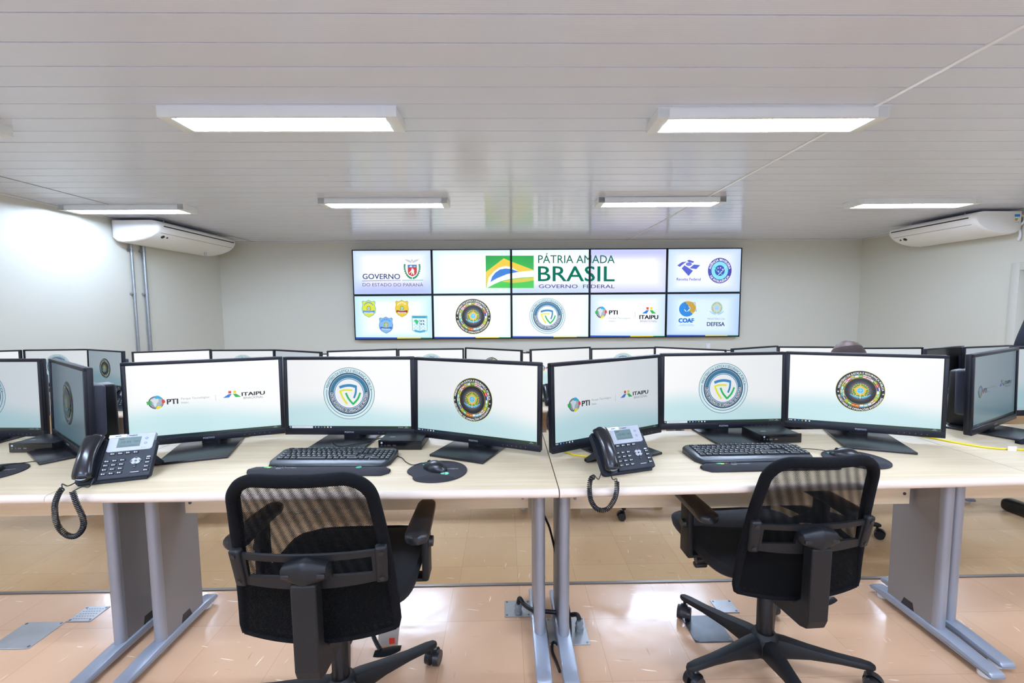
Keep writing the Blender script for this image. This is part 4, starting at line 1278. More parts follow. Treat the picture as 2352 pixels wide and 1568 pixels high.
# ================================================================== KEYBOARDS
def make_keyboard(detail=True):
    """Origin centre on the desk; keys face -Y side user. 0.39 x 0.17"""
    t = thing('keyboard', '', 'keyboard')
    hw = .200
    out = [(-hw + .012, .082), (hw - .012, .082), (hw, .068), (hw - .002, -.040), (hw - .016, -.078), (hw - .05, -.084), (-hw + .05, -.084), (-hw + .016, -.078), (-hw + .002, -.040), (-hw, .068)]
    def ring(k, z): return [(x * k if abs(x) < hw - .03 else x - math.copysign((1 - k) * hw, x), y * k, z + .010 * (y + .08) / .16) for x, y in out]
    mb = MB()
    mb.loft([[(x, y, 0.0) for x, y in out][::1], ring(1.0, .008), ring(.985, .0125), ring(.955, .0145)])
    mb.build('case', 'keyboard', t)
    if not detail: return t
    rows = [(.066, [1] + [0] + [1] * 4 + [-.5] + [1] * 4 + [-.5] + [1] * 4), (.044, [1] * 13 + [2]), (.026, [1.5] + [1] * 12 + [1.5]), (.008, [1.75] + [1] * 12 + [1.25]), (-.010, [1.25] + [1] * 11 + [2.75]), (-.028, [1.25, 1.25, 1.25, 5.75, 1.25, 1.25, 1.25, 1.75])]
    cells = []
    ux = .0172
    for y, ks in rows:
        x = -.178
        for k in ks:
            if k <= 0: x += ux * (abs(k) or .75); continue
            cells.append((x, y, k * ux)); x += k * ux
    for y in (.066, .044, .026):
        for k in range(3): cells.append((.074 + k * ux, y, ux))
    cells.append((.074 + ux, -.010, ux))
    for k in range(3): cells.append((.074 + k * ux, -.028, ux))
    for y in (.044, .026, .008, -.010):
        for k in range(4): cells.append((.128 + k * ux * .95, y, ux * .95))
    cells.append((.128, -.028, ux * 1.9)); cells.append((.128 + 2 * ux * .95, -.028, ux * .95))
    cells.append((.128 + 3 * ux * .95, -.028, ux * .95))
    cache = {}
    for x, y, w in cells:
        key = (round(w, 5), y > .06)
        if key not in cache:
            d = .0155 if y < .06 else .011
            mb = MB()
            a, b = w / 2 - .0006, d / 2
            lo = [(-a, -b, 0), (a, -b, 0), (a, b, 0), (-a, b, 0)]
            hi = [(-a + .0018, -b + .0012, .0055), (a - .0018, -b + .0012, .0055), (a - .0018, b - .002, .006), (-a + .0018, b - .002, .006)]
            mb.loft([lo, hi], smooth=False)
            mb.use(1)
            mb.add([(-a + .0035, 0, .0062), (-a + .0075, 0, .0062), (-a + .0075, .0035, .0062), (-a + .0035, .0035, .0062)], [(0, 1, 2, 3)], False)
            o = mb.build('key', ['key', 'keyglyph'], t)
            cache[key] = o
        else:
            o = cache[key].copy(); COL.objects.link(o)
        o.location = (x + w / 2, y - .002, .0135 + .010 * (y + .08) / .16)
    return t
kb = make_keyboard(); kb_snap = snapshot(kb)
kb.scale = (1, .82, 1); kb.location = (-.572, 1.440, DESK); kb.rotation_euler = (0, 0, -.035)
tag(kb, 'black keyboard on the left front desk above the chair back', 'keyboard', 'keyboards')
o = copy_tree(kb_snap); o.location = (.814, 1.430, DESK); o.rotation_euler = (0, 0, .02)
tag(o, 'black keyboard on the right front desk left of the turned chair', 'keyboard', 'keyboards')
k2 = make_keyboard(False); k2snap = snapshot(k2)
k2.location = (-2.30, 2.86, Z2)
tag(k2, 'keyboard on the second row seen between the left monitors', 'keyboard', 'keyboards')

def wrist_rest(x, y, rz, label):
    t = thing('wrist_rest', label, 'wrist rest', (x, y, DESK), rz, 'wrist rests')
    mb = MB()
    rings = []
    for i in range(25):
        u = -1 + 2 * i / 24
        k = math.sqrt(max(0, 1 - max(0, (abs(u) - .88) / .12) ** 2))
        k = .35 + .65 * k
        xx = u * .222
        pr = [(-.032, .0), (-.033, .004), (-.022, .013), (-.004, .0155), (.012, .013), (.022, .006), (.024, 0)]
        rings.append([(xx, p[0] * k - .004, p[1] * (.5 + .5 * k)) for p in pr])
    mb.loft(rings)
    mb.build('pad', 'rest', t)
    a = Art()
    a.poly([(-.175, .003), (-.160, .008), (-.145, .003), (-.155, -.003), (-.168, -.003)], H('3fb86a')).poly([(-.16, .0), (-.15, .003), (-.152, -.004), (-.162, -.004)], H('ead43a')).poly([(-.144, .004), (-.139, .006), (-.139, .001)], H('d8392e'))
    a.text('pti', -.130, .002, .008, H('e8eaec'), .022, 'l', .02).text('Parque Tecnológico', -.130, -.005, .004, H('c4c8cc'), .062).text('Itaipu', -.130, -.012, .005, H('d4d8dc'))
    a.disc(.125, .001, .009, H('2fa884'), 14)
    mb = MB()
    a.into(mb, T(0, -.005, .0158) @ RX(-PI / 2) @ RZ(0), lift=.00004)
    mb.at(I4)
    mb.build('logo_print', 'print', t, colors=True)
    return t
wrist_rest(-.582, 1.348, -.035, 'padded wrist rest with printed logo before the left keyboard')
wrist_rest(.832, 1.337, .02, 'padded wrist rest with printed logo before the right keyboard')

# ================================================================== MICE AND PADS
def mouse_pad(x, y, rz, label):
    t = thing('mouse_pad', label, 'mouse pad', (x, y, DESK), rz, 'mouse pads')
    out = []
    for i in range(64):
        th = 2 * PI * i / 64
        r = .094 + .008 * math.cos(2 * th)
        d = abs((th - math.radians(205) + PI) % (2 * PI) - PI)
        r -= .016 * math.exp(-(d / .30) ** 2)
        out.append((r * math.cos(th) * .92, r * math.sin(th) * 1.04))
    mb = MB().prism(out, 0, .004, 'z', bev=.0012)
    mb.build('pad', 'rest', t)
    mb = MB()
    rings = []
    for i in range(13):
        u = -1 + 2 * i / 12
        k = math.sqrt(max(.02, 1 - u * u))
        rings.append([(u * .062, -.062 + p * .022 * k, .0035 + q * .013 * k) for p, q in ((-1, 0), (-.7, .6), (0, 1), (.7, .6), (1, 0))])
    mb.loft(rings)
    mb.build('gel_rest', 'rest', t)
    a = Art()
    a.poly([(-.055, .055), (-.035, .068), (-.018, .058), (-.025, .045), (-.045, .043)], H('2fae74')).poly([(-.04, .048), (-.02, .056), (-.018, .045)], H('ead43a')).poly([(-.054, .062), (-.04, .070), (-.03, .064)], H('3aa0d8'))
    a.text('Tecnológico', .010, .010, .007, H('c8ccd0'), .055)
    a.disc(.028, -.026, .0135, H('2fb888'), 24).disc(.028, -.026, .0105, H('bfeedd'), 20).rect(.026, -.034, .030, -.018, H('2fb888')).rect(.020, -.028, .036, -.024, H('2fb888'))
    mb = MB(); a.into(mb, T(0, 0, .0041) @ RX(-PI / 2), lift=.00004); mb.at(I4)
    mb.build('logo_print', 'print', t, colors=True)
    return t
def mouse(x, y, rz, z, label, tail):
    t = thing('computer_mouse', label, 'mouse', (x, y, z), rz, 'computer mice')
    mb = MB(); rings = []
    for i in range(25):
        u = i / 24
        yy = -.052 + .104 * u
        w = .031 * (math.sin(PI * (.015 + .97 * u))) ** .5 * (1 - .12 * abs(u - .35))
        hgt = .031 * (math.sin(PI * (.015 + .97 * u ** .88))) ** .62
        rings.append([(w * math.cos(a_), yy, max(0, hgt * math.sin(a_)) ** 1.0) for a_ in [PI * k / 10 for k in range(11)]] )
    mb.loft(rings)
    mb.build('shell', 'mouse', t)
    mb = MB().cyl((-.0035, .028, .0205), (.0035, .028, .0205), .0065, n=16)
    mb.build('scroll_wheel', 'black', t)
    a = Art(); a.rect(-.008, -.046, .008, -.042, H('d8dce0'))
    mb = MB(); a.into(mb, T(0, .012, .0205) @ RX(-PI / 2 + .62), lift=.0001); mb.at(I4).build('brand_print', 'print', t, colors=True)
    mb = MB().tube(smooth_path(tail, 8), .0016, 6)
    mb.build('cord', 'cable', t)
    t.scale = (.86, .86, .9)
    return t
mouse_pad(-.215, 1.335, 0.0, 'black shaped mouse pad with green badge on the left front desk')
mouse(-.222, 1.347, .98, DESK + .004, 'black mouse on the pad of the left front desk', [(0, .05, .008), (.0, .065, .010), (-.012, .10, .0), (.0, .15, -.002), (.025, .20, -.002), (.03, .26, -.002)])
mouse_pad(1.150, 1.392, .0, 'black shaped mouse pad on the right front desk partly behind the chair')
mouse(1.137, 1.418, 1.05, DESK + .004, 'black mouse on the pad of the right front desk', [(0, .05, .008), (.01, .08, .008), (.03, .13, .0), (.02, .17, -.002), (-.02, .22, -.002)])
mouse_pad(-1.625, 1.365, .3, 'mouse pad cut by the left edge')
mouse(-1.615, 1.365, .2, DESK + .004, 'mouse cut by the left edge on its pad', [(0, .05, .008), (.02, .07, .006), (.06, .12, -.002), (.09, .18, -.002), (.09, .23, -.002)])

cable([(-.600, 1.505, .718), (-.605, 1.52, .722), (-.615, 1.535, .735), (-.595, 1.55, .716), (-.53, 1.60, .7125), (-.43, 1.70, .7125)], .0017, 'cable', 'thin keyboard cord arching over the left middle monitor base', sub=10)
cable([(.90, 1.47, .718), (.905, 1.49, .722), (.915, 1.53, .712), (.93, 1.55, .704)], .0017, 'cable', 'thin keyboard cord behind the right keyboard', sub=8)

# ================================================================== SMALL COMPUTERS
def mini_pc(x, y, rz, label, stickers=True):
    t = thing('mini_computer', label, 'computer', (x, y, DESK), rz, 'small desktop computers')
    t.scale = (1, .72, 1)
    MB().box(-.078, .078, -.083, .083, .002, .034, .004).build('case', 'black', t)
    MB().box(-.0785, .0785, -.088, -.081, .001, .0355, .002).build('front_panel', 'blackgloss', t)
    for xx, w in ((-.066, .005), (-.054, .005), (-.040, .012), (-.020, .012)):
        mb = MB().box(xx - w / 2, xx + w / 2, -.0886, -.0878, .014, .019)
        mb.build('port', 'screws', t)
    MB().cyl((-.066, -.0888, .026), (-.066, -.0878, .026), .0035, n=12).build('power_button', 'text', t)
    if stickers:
        MB().box(-.05, -.03, -.03, -.018, .034, .0343).build('sticker', 'trimdark', t)
    for sx in (-1, 1):
        for sy in (-1, 1):
            MB().cyl((sx * .06, sy * .06, 0), (sx * .06, sy * .06, .003), .008, n=10).build('rubber_foot', 'cable', t)
    return t
mini_pc(-.376, 1.612, -.05, 'small black desktop computer right of the left middle monitor base')
mini_pc(1.012, 1.632, .05, 'small black desktop computer between the right front monitor bases')
mini_pc(-1.700, 1.632, -.02, 'small black desktop computer under the far left monitor')

# ================================================================== PHONES
def make_phone(cordless=False):
    """Desk phone, origin under its front edge centre; leaning back."""
    t = thing('desk_phone', '', 'phone')
    tilt = T(0, 0, .012) @ RX(math.radians(50)) @ Matrix.Diagonal((1, .85, 1, 1))
    P = lambda lift=0: tilt @ T(0, 0, lift)
    # body: keypad half
    mb = MB().at(P())
    mb.prism([(-.040, -.004), (.097, -.004), (.099, .004), (.098, .135), (.094, .140), (-.040, .140)], -.010, .010, 'z', bev=.003)
    mb.at(I4).build('body', 'phone', t)
    mb = MB().at(P())
    mb.prism([(-.096, .0), (-.090, -.010), (-.048, -.010), (-.042, .0), (-.042, .158), (-.048, .162), (-.092, .162), (-.097, .155)], -.014, .006, 'z', bev=.003)
    mb.at(I4).build('cradle', 'phone', t)
    # silver display surround
    mb = MB().at(P())
    mb.prism([(-.036, .172), (-.036, .108), (-.031, .102), (.082, .102), (.088, .108), (.090, .172)], -.004, .0125, 'z', bev=.0015)
    mb.at(I4)
    surround = mb.build('display_surround', 'phonesilver', t)
    mb = MB().at(P(.0128)).box(-.010, .052, .118, .158, 0, .0006)
    mb.at(I4).build('display', 'lcd', surround)
    a = Art().rect(-.006, .150, .006, .153, H('2c3a38')).text('10:45', .0, .135, .008, H('2c3a38'), .026).text('1004', .034, .136, .006, H('2c3a38')).text('History Menu', -.004, .121, .004, H('2c3a38'), .050)
    a.text('Yealink', .016, .1625, .0058, H('55585c'), .024, 'l', .02).text('SIP-T21', .058, .108, .003, H('6a6d70'))
    a.ring(.068, .148, .0028, .0042, H('4a5f8a'), n=20).ring(.068, .128, .0028, .0042, H('4a5f8a'), n=20)
    mb = MB(); a.into(mb, tilt @ T(0, 0, .0136) @ RX(-PI / 2), lift=.00004); mb.at(I4)
    mb.build('display_print', 'print', surround, colors=True)
    mb = MB().at(P(.0127)).box(-.037, .010, .160, .172, 0, .0016)
    mb.use(1).box(-.020, -.004, .164, .168, .0016, .0018)
    mb.at(I4).build('number_label', ['white', 'labelblue'], surround)
    kk = MB().box(-.0075, .0075, -.0045, .0045, 0, .0034, .0012, 2)
    kk.use(1).box(-.004, -.0015, -.002, .0025, .0034, .0036).box(.0005, .0045, -.001, .001, .0034, .0036)
    key0 = None
    lay = [(-.026 + c * .0205, .066 - r * .0165) for r in range(4) for c in range(3)]
    lay += [(-.016 + c * .0205, .094) for c in range(4)] + [(.084, .062), (.084, .048), (.084, .032), (.084, .017)]
    for i, (x, y) in enumerate(lay):
        if key0 is None:
            key0 = kk.build('key', ['key', 'keyglyph'], t); o = key0
        else:
            o = key0.copy(); COL.objects.link(o)
        o.matrix_basis = tilt @ T(x, y, .0095)
    mb = MB().at(P(.0098)).cyl((.052, .058, 0), (.052, .058, .0022), .0135, n=28)
    for dx, dy in ((0, .0125), (0, -.0125), (.0125, 0), (-.0125, 0), (0, 0)):
        mb.use(1).cyl((.052 + dx, .058 + dy, .001), (.052 + dx, .058 + dy, .0034), .0036, n=12)
    mb.at(I4).build('navigation_pad', ['phonesilver', 'key'], t)
    mb = MB().at(P(.0098)).box(.042, .070, .011, .0165, 0, .002, .001, 1)
    mb.use(1).box(.045, .067, .013, .0145, .002, .0022)
    mb.at(I4).build('speaker_key', ['key', 'keyglyph'], t)
    MB().at(P(.0098)).box(.049, .056, .032, .038, 0, .003, .001, 1).at(I4).build('headset_key', 'key', t)
    MB().at(P(.0098)).box(.079, .089, .070, .0735, 0, .0008).at(I4).build('message_light', 'white', t)
    # handset: arched bar with rounded ear and mouth ends
    mb = MB().at(P()); rings = []
    for i in range(25):
        u = i / 24
        y = -.004 + .176 * u
        arch = .020 + .019 * math.sin(PI * u) ** .7
        w = .0255 + .0015 * math.cos(2 * PI * u)
        th = .015 + .005 * (abs(2 * u - 1) ** 3)
        e = min(1, min(u, 1 - u) / .07); k = math.sqrt(max(0, 1 - (1 - e) ** 2)) * .75 + .25
        rings.append([(-.069 + w * k * math.cos(a_), y, arch + th * k * math.sin(a_) * (1.0)) for a_ in [2 * PI * j / 16 for j in range(16)]])
    mb.loft(rings)
    mb.at(I4)
    hs = mb.build('handset', 'handset', t)
    for yy, nm in ((.014, 'mouthpiece'), (.152, 'earpiece')):
        MB().at(P()).cyl((-.069, yy, .004), (-.069, yy, .030), .0185, .021, n=20).at(I4).build(nm, 'handset', hs)
    # rear stand
    mb = MB()
    a0 = (.086, .080)
    for s in (-1, 1):
        mb.prism([(.058, .060), (.070, .066), (.150, .010), (.153, 0), (.137, 0), (.058, .048)], s * .075 - .008, s * .075 + .008, 'x', bev=.002)
    mb.box(-.083, .083, .133, .153, 0, .012, .003)
    mb.build('stand', 'phone', t)
    MB().box(-.09, .09, -.004, .014, 0, .012, .003).build('front_foot', 'phone', t)
    return t
def coil_cord(pts, r=.0062, wire=.0019, turns=None, parent=None, lead0=(), lead1=()):
    P = smooth_path(pts, 14)
    L_ = sum((P[i + 1] - P[i]).length for i in range(len(P) - 1))
    turns = turns or int(L_ / .0052)
    # resample evenly
    acc = [0]
    for i in range(len(P) - 1): acc.append(acc[-1] + (P[i + 1] - P[i]).length)
    def pos(s):
        s = min(max(s, 0), L_)
        for i in range(len(P) - 1):
            if acc[i + 1] >= s:
                t_ = (s - acc[i]) / max(1e-9, acc[i + 1] - acc[i]); return P[i].lerp(P[i + 1], t_), (P[i + 1] - P[i]).normalized()
        return P[-1], (P[-1] - P[-2]).normalized()
    out = []
    steps = turns * 9
    a = None
    for k in range(steps + 1):
        c, tn = pos(L_ * k / steps)
        if a is None: a = tn.orthogonal().normalized()
        a = (a - tn * a.dot(tn)).normalized()
        b = tn.cross(a)
        th = 2 * PI * k / 9
        out.append(c + (a * math.cos(th) + b * math.sin(th)) * r)
    mb = MB().tube(out, wire, 5)
    if lead0: mb.tube(smooth_path(list(lead0) + [tuple(P[0])], 6), wire * .9, 6)
    if lead1: mb.tube(smooth_path([tuple(P[-1])] + list(lead1), 6), wire * .9, 6)
    return mb.build('coiled_cord', 'cable', parent)
def place_phone(snap, x, y, z, rz, label, cord=None):
    o = copy_tree(snap)
    o.location = (x, y, z); o.rotation_euler = (0, 0, rz)
    tag(o, label, 'phone', 'desk phones')
    if cord:
        pts, l0, l1 = cord
        inv = (T(x, y, z) @ RZ(rz)).inverted()
        loc = lambda L_: [tuple(inv @ Vector(p)) for p in L_]
        coil_cord(loc(pts), parent=o, lead0=loc(l0), lead1=loc(l1))
    return o
ph = make_phone(); ph_snap = snapshot(ph)
ph.location = (-1.160, 1.283, DESK); ph.rotation_euler = (0, 0, .32); ph.scale = (.93, .93, .93)
tag(ph, 'black desk phone with silver display on the left front desk', 'phone', 'desk phones')
inv = (T(-1.160, 1.283, DESK) @ RZ(.32) @ Matrix.Scale(.93, 4)).inverted()
loc = lambda L_: [tuple(inv @ Vector(p)) for p in L_]
coil_cord(loc([(-1.167, 1.168, .722), (-1.156, 1.165, .69), (-1.143, 1.165, .65), (-1.145, 1.165, .622), (-1.165, 1.165, .600), (-1.190, 1.165, .603), (-1.212, 1.165, .632), (-1.216, 1.166, .68), (-1.207, 1.168, .712), (-1.197, 1.172, .730)]),
          parent=ph, lead0=loc([(-1.196, 1.262, .722), (-1.176, 1.225, .712), (-1.158, 1.185, .728)]), lead1=loc([(-1.215, 1.19, .735), (-1.235, 1.225, .715), (-1.246, 1.262, .712)]))
place_phone(ph_snap, .374, 1.299, DESK, .30, 'black desk phone with silver display on the right front desk',
            ([(.302, 1.170, .728), (.300, 1.163, .70), (.292, 1.163, .672), (.272, 1.163, .645), (.244, 1.163, .645), (.224, 1.163, .672), (.219, 1.164, .71), (.224, 1.170, .735), (.236, 1.180, .738)],
             [(.305, 1.275, .725), (.305, 1.235, .708), (.306, 1.19, .727)], [(.246, 1.20, .728), (.262, 1.235, .708), (.276, 1.268, .714)]))
# right edge, second row
place_phone(ph_snap, 1.965, 1.42, DESK, .25, 'desk phone cut by the right edge beside the dim monitor')
place_phone(ph_snap, .345, 2.80, Z2, .15, 'phone on the second row seen in the gap between the front monitors',
            ([(.262, 2.672, .56), (.252, 2.665, .51), (.258, 2.665, .45), (.280, 2.665, .425), (.305, 2.665, .45), (.310, 2.67, .52)], [(.28, 2.775, .59), (.27, 2.70, .577)], [(.305, 2.70, .577), (.30, 2.775, .59)]))
place_phone(ph_snap, -2.48, 2.84, Z2, .15, 'phone on the second row seen between the left monitors')

# ================================================================== CHAIRS
def back_half_width(v):
    """half width of the backrest at height fraction v (0 bottom .. 1 top)"""
    w = .190 - .040 * v + .003 * math.sin(PI * v)
    Hh = .428
    d = (1 - v) * Hh
    r = .062
    if d < r: w = w - r + math.sqrt(max(0, r * r - (r - d) ** 2))
    d = v * Hh; r = .012
    if d < r: w = w - r + math.sqrt(max(0, r * r - (r - d) ** 2))
    return w
def back_point(u, v, off=0.0):
    """surface of the backrest; u in metres across, v 0..1; off towards the sitter (+Y)"""
    y = -.256 - .080 * v ** 1.6
    y += .018 * (u / .19) ** 2
    z = .412 + .428 * v - .020 * (1 - v) * (1 - (u / .19) ** 2) - .012 * v * (1 - (u / .19) ** 2)
    return Vector((u, y + off, z + off * .2))
def make_chair():
    t = thing('office_chair', '', 'chair')
    # five-star base
    for k in range(5):
        th = math.radians(75 + 72 * k)
        m = RZ(th)
        mb = MB().at(m)
        rings = []
        for x, hw, z0, z1 in ((.018, .024, .045, .120), (.06, .023, .052, .117), (.13, .020, .066, .104), (.21, .017, .070, .094), (.275, .016, .069, .090), (.300, .013, .068, .087), (.309, .006, .070, .083)):
            rings.append([(x, hw * c, (z0 + z1) / 2 + (z1 - z0) / 2 * s_) for c, s_ in ((-1, -.4), (-.8, -.9), (.8, -.9), (1, -.4), (1, .3), (.75, .85), (0, 1), (-.75, .85), (-1, .3))])
        mb.loft(rings)
        mb.at(I4)
        leg = mb.build('base_leg', 'chairplastic', t)
        mb = MB().at(m @ T(.292, 0, 0) @ RZ(.7 + k * 1.3))
        for s in (-1, 1):
            mb.cyl((.012, s * .006, .026), (.012, s * .024, .026), .026, .0235, n=24)
        mb.cyl((0, 0, .04), (0, 0, .078), .006, n=10)
        # hood over the wheels
        rr = []
        for i in range(9):
            a_ = math.radians(-10 + 150 * i / 8)
            rr.append([(.012 + .029 * math.cos(a_), yy, .028 + .029 * math.sin(a_)) for yy in (-.012, -.004, .004, .012)])
        mb.loft(rr, closed=False, caps=False)
        mb.at(I4).build('caster', 'black', leg)
    MB().lathe([(.036, .050), (.042, .060), (.043, .110), (.036, .122), (.030, .128)], 28).build('base_hub', 'chairplastic', t)
    MB().lathe([(.025, .12), (.0255, .26), (.024, .262), (.0145, .264), (.0145, .335)], 24).build('gas_column', 'chairdark', t)
    mb = MB().box(-.062, .062, -.125, .09, .345, .383, .006).box(-.035, .035, -.06, .06, .325, .35, .006)
    mb.box(-.012, .012, -.24, -.10, .335, .36, .004)
    mb.build('seat_mechanism', 'chairdark', t)
    mb = MB().tube(smooth_path([(.04, .0, .345), (.07, -.04, .305), (.10, -.08, .265), (.125, -.105, .245)]), [.006] * 24 + [.006], 8)
    rings = []
    for i in range(7):
        u = i / 6; w = .018 * math.sin(PI * (.2 + .65 * u)) ** .7
        rings.append([(.110 + .075 * u, -.115 + w * c, .243 + .004 * u + .010 * u * u - .004 * s_) for c, s_ in ((-1, 0), (-.5, .8), (.5, .8), (1, 0), (.5, -.6), (-.5, -.6))])
    mb.loft(rings)
    mb.build('height_lever', 'black', t)
    MB().tube(smooth_path([(-.04, .03, .350), (-.10, .03, .345), (-.16, .03, .335)]), .0055, 8).box(-.20, -.155, .018, .042, .326, .342, .005).build('tilt_lever', 'black', t)
    # seat: pan and cushion
    def seat_ring(z, k, fr=0):
        out = []
        for i in range(40):
            th = 2 * PI * i / 40
            c, s_ = math.cos(th), math.sin(th)
            e = .42
            x = .225 * k * math.copysign(abs(c) ** e, c)
            y = .215 * k * math.copysign(abs(s_) ** e, s_) + .035
            dip = -.012 * (1 - min(1, (x / .22) ** 2)) + (-.020 * max(0, (y - .12) / .13) ** 2)
            out.append((x, y, z + (dip if fr else 0)))
        return out
    mb = MB().loft([seat_ring(.383, .80), seat_ring(.392, .90), seat_ring(.402, .93)])
    mb.build('seat_pan', 'chairplastic', t)
    mb = MB().loft([seat_ring(.400, .93), seat_ring(.412, .985), seat_ring(.430, 1.0, 0), seat_ring(.448, .97, 1), seat_ring(.458, .86, 1), seat_ring(.462, .6, 1), seat_ring(.462, .3, 1)])
    mb.build('seat_cushion', 'fabric', t)
    # backrest: padded rim
    Ls = []
    for i in range(34): v = (i / 18 * .84 if i <= 18 else 1 - .16 * (1 - (i - 18) / 16) ** 1.8) * .995 + .004; Ls.append((back_half_width(v), v))
    top = [(.85 * Ls[-1][0], 1.0), (.6 * Ls[-1][0], 1.0), (.3 * Ls[-1][0], 1.0), (0, 1.0), (-.3 * Ls[-1][0], 1.0), (-.6 * Ls[-1][0], 1.0), (-.85 * Ls[-1][0], 1.0)]
    path = [back_point(u, v, .006) for u, v in Ls] + [back_point(u, v, .006) for u, v in top] + [back_point(-u, v, .006) for u, v in Ls[::-1]]
    radii = [.010 + .005 * min(1, max(0, (i if i < 34 else (len(path) - 1 - i) if i > 40 else 34) / 14)) for i in range(len(path))]
    mb = MB().tube(path, radii, 10)
    bot = [back_point(-back_half_width(.0045) * (1 - 2 * i / 14), .004, .006) for i in range(15)]
    mb.tube(bot, .0085, 8)
    rim = mb.build('backrest_frame', 'rimfabric', t)
    def layer(off, mats, name, lo=0, hi=1, split=None, nu=26, nv=34, inset=.002):
        vs_, fs, uvs, mi = [], [], [], []
        for j in range(nv + 1):
            v = lo + (hi - lo) * j / nv
            w = back_half_width(min(.995, max(.005, v))) - inset
            for i in range(nu + 1):
                u = w * (-1 + 2 * i / nu)
                vs_.append(tuple(back_point(u, v, off))); uvs.append((u, .42 * v))
        for j in range(nv):
            for i in range(nu):
                a_ = j * (nu + 1) + i
                fs.append((a_, a_ + 1, a_ + nu + 2, a_ + nu + 1))
                mi.append(1 if split is not None and lo + (hi - lo) * (j + .5) / nv < split else 0)
        me = bpy.data.meshes.new(name)
        me.from_pydata(vs_, [], fs)
        uvl = me.uv_layers.new(name='UVMap')
        for p in me.polygons:
            p.use_smooth = True; p.material_index = mi[p.index]
            for li, vi in zip(p.loop_indices, p.vertices): uvl.data[li].uv = uvs[vi]
        for m_ in mats: me.materials.append(M[m_])
        o = bpy.data.objects.new(name, me); COL.objects.link(o); o.parent = t
        return o
    layer(.000, ['mesh_back', 'mesh_tight'], 'mesh_fabric', 0, .992, .34)
    layer(.014, ['mesh_front'], 'mesh_lining', 0, .992)
    layer(.020, ['fabric'], 'lumbar_lining', .02, .36, inset=.02, nv=10, nu=14)
    # crossbar with two slots and end plates
    def bar_pt(u, zz, off):
        v = (zz - .412) / .428
        p = back_point(u, v, off); p.z = zz; return p
    mb = MB()
    N_ = 26
    for (ua, ub, za, zb) in ((-.170, .170, .629, .644), (-.170, .170, .562, .582), (-.170, -.145, .572, .636), (.145, .170, .572, .636), (-.052, .052, .566, .636)):
        rings = []
        n_ = max(3, int(N_ * (ub - ua) / .37))
        for i in range(n_ + 1):
            u = ua + (ub - ua) * i / n_
            drop = .014 * (1 - (u / .176) ** 2) if zb < .59 else (.006 * (1 - (u / .176) ** 2) if za > .61 else 0)
            z0_, z1_ = za - drop, zb - (drop * .6 if za > .61 else 0)
            rings.append([tuple(bar_pt(u, z0_, -.006)), tuple(bar_pt(u, z1_, -.006)), tuple(bar_pt(u, z1_, -.015)), tuple(bar_pt(u, z0_, -.015))])
        mb.loft(rings, smooth=False)
    bar = mb.build('crossbar', 'chairplastic', t)
    for s in (-1, 1):
        mb = MB()
        c = bar_pt(s * .166, .605, -.012)
        mb.at(T(*c) @ RZ(s * .20) @ RX(.20)).box(-.014, .014, -.010, .010, -.050, .050, .006, 3)
        mb.at(I4)
        pl = mb.build('end_plate', 'chairplastic', bar)
        for dz in (-.036, .036):
            mb = MB().at(T(*c) @ RZ(s * .20) @ RX(.20)).cyl((0, -.012, dz), (0, -.009, dz), .006, n=14)
            mb.at(I4).build('bolt', 'black', pl)
    # post: flat bar rising from under the seat
    prof_ = [(-.290, .584), (-.326, .584), (-.322, .372), (-.312, .345), (-.288, .336), (-.12, .322), (-.10, .335), (-.10, .378), (-.13, .383), (-.262, .394), (-.286, .42)]
    mb = MB().prism(prof_, -.029, .029, 'x', bev=.004)
    mb.build('back_post', 'chairplastic', t)
    # height knob head
    mb = MB()
    rings = []
    for i in range(15):
        x = -.058 + .116 * i / 14
        q = abs(x) / .058
        e_ = math.sqrt(max(0, 1 - max(0, (q - .86) / .14) ** 2)) * .7 + .3
        hz = (.0135 + .019 * max(0, 1 - q ** 1.1)) * e_
        hy = (.014 + .012 * (1 - q)) * e_
        rings.append([(x, -.304 + hy * math.copysign(abs(math.cos(a_)) ** .6, math.cos(a_)), .608 - .003 * (1 - q) + hz * math.copysign(abs(math.sin(a_)) ** .75, math.sin(a_))) for a_ in [2 * PI * j / 20 for j in range(20)]])
    mb.loft(rings)
    mb.build('post_head', 'chairplastic', t)
    for s in (-1, 1):
        MB().box(s * .040 - .010, s * .040 + .010, -.3245, -.319, .598, .609, .003).build('release_button', 'black', t)
    # armrests
    for s in (-1, 1):
        mb = MB().box(s * .243 - .010, s * .243 + .010, -.03, .032, .395, .580, .005)
        mb.box(min(s * .10, s * .247), max(s * .10, s * .247), -.02, .022, .388, .399, .003)
        arm = mb.build('armrest_support', 'chairplastic', t)
        rings = []
        for i in range(17):
            u = i / 16
            y = -.155 + .245 * u
            k = math.sqrt(max(0, 1 - max(0, (abs(u - .5) - .36) / .14) ** 2)) * .7 + .3
            w = (.035 - .008 * u) * k
            cx_ = s * (.240 - .008 * max(0, u - .45) ** 1.4)
            zc = .588 + .004 * math.sin(PI * u)
            rings.append([(cx_ + w * c, y, zc + .015 * s_ * (.6 + .4 * k)) for c, s_ in ((-1, -.2), (-.85, -.9), (.85, -.9), (1, -.2), (.96, .5), (.6, .95), (-.6, .95), (-.96, .5))])
        MB().loft(rings).build('arm_pad', 'black', arm)
        MB().cyl((s * .251, .0, .505), (s * .264, .0, .505), .017, .015, n=20).build('adjuster_button', 'black', arm)
        MB().box(min(s * .229, s * .234), max(s * .229, s * .234), -.012, .014, .45, .55, .003).build('arm_sleeve', 'chairdark', arm)
        mb = MB().cyl((s * .13, .02, .362), (s * .20, .02, .358), .014, n=12)
        mb.build('arm_knob', 'black', arm)
    return t
chair0 = make_chair()
csnap = snapshot(chair0)
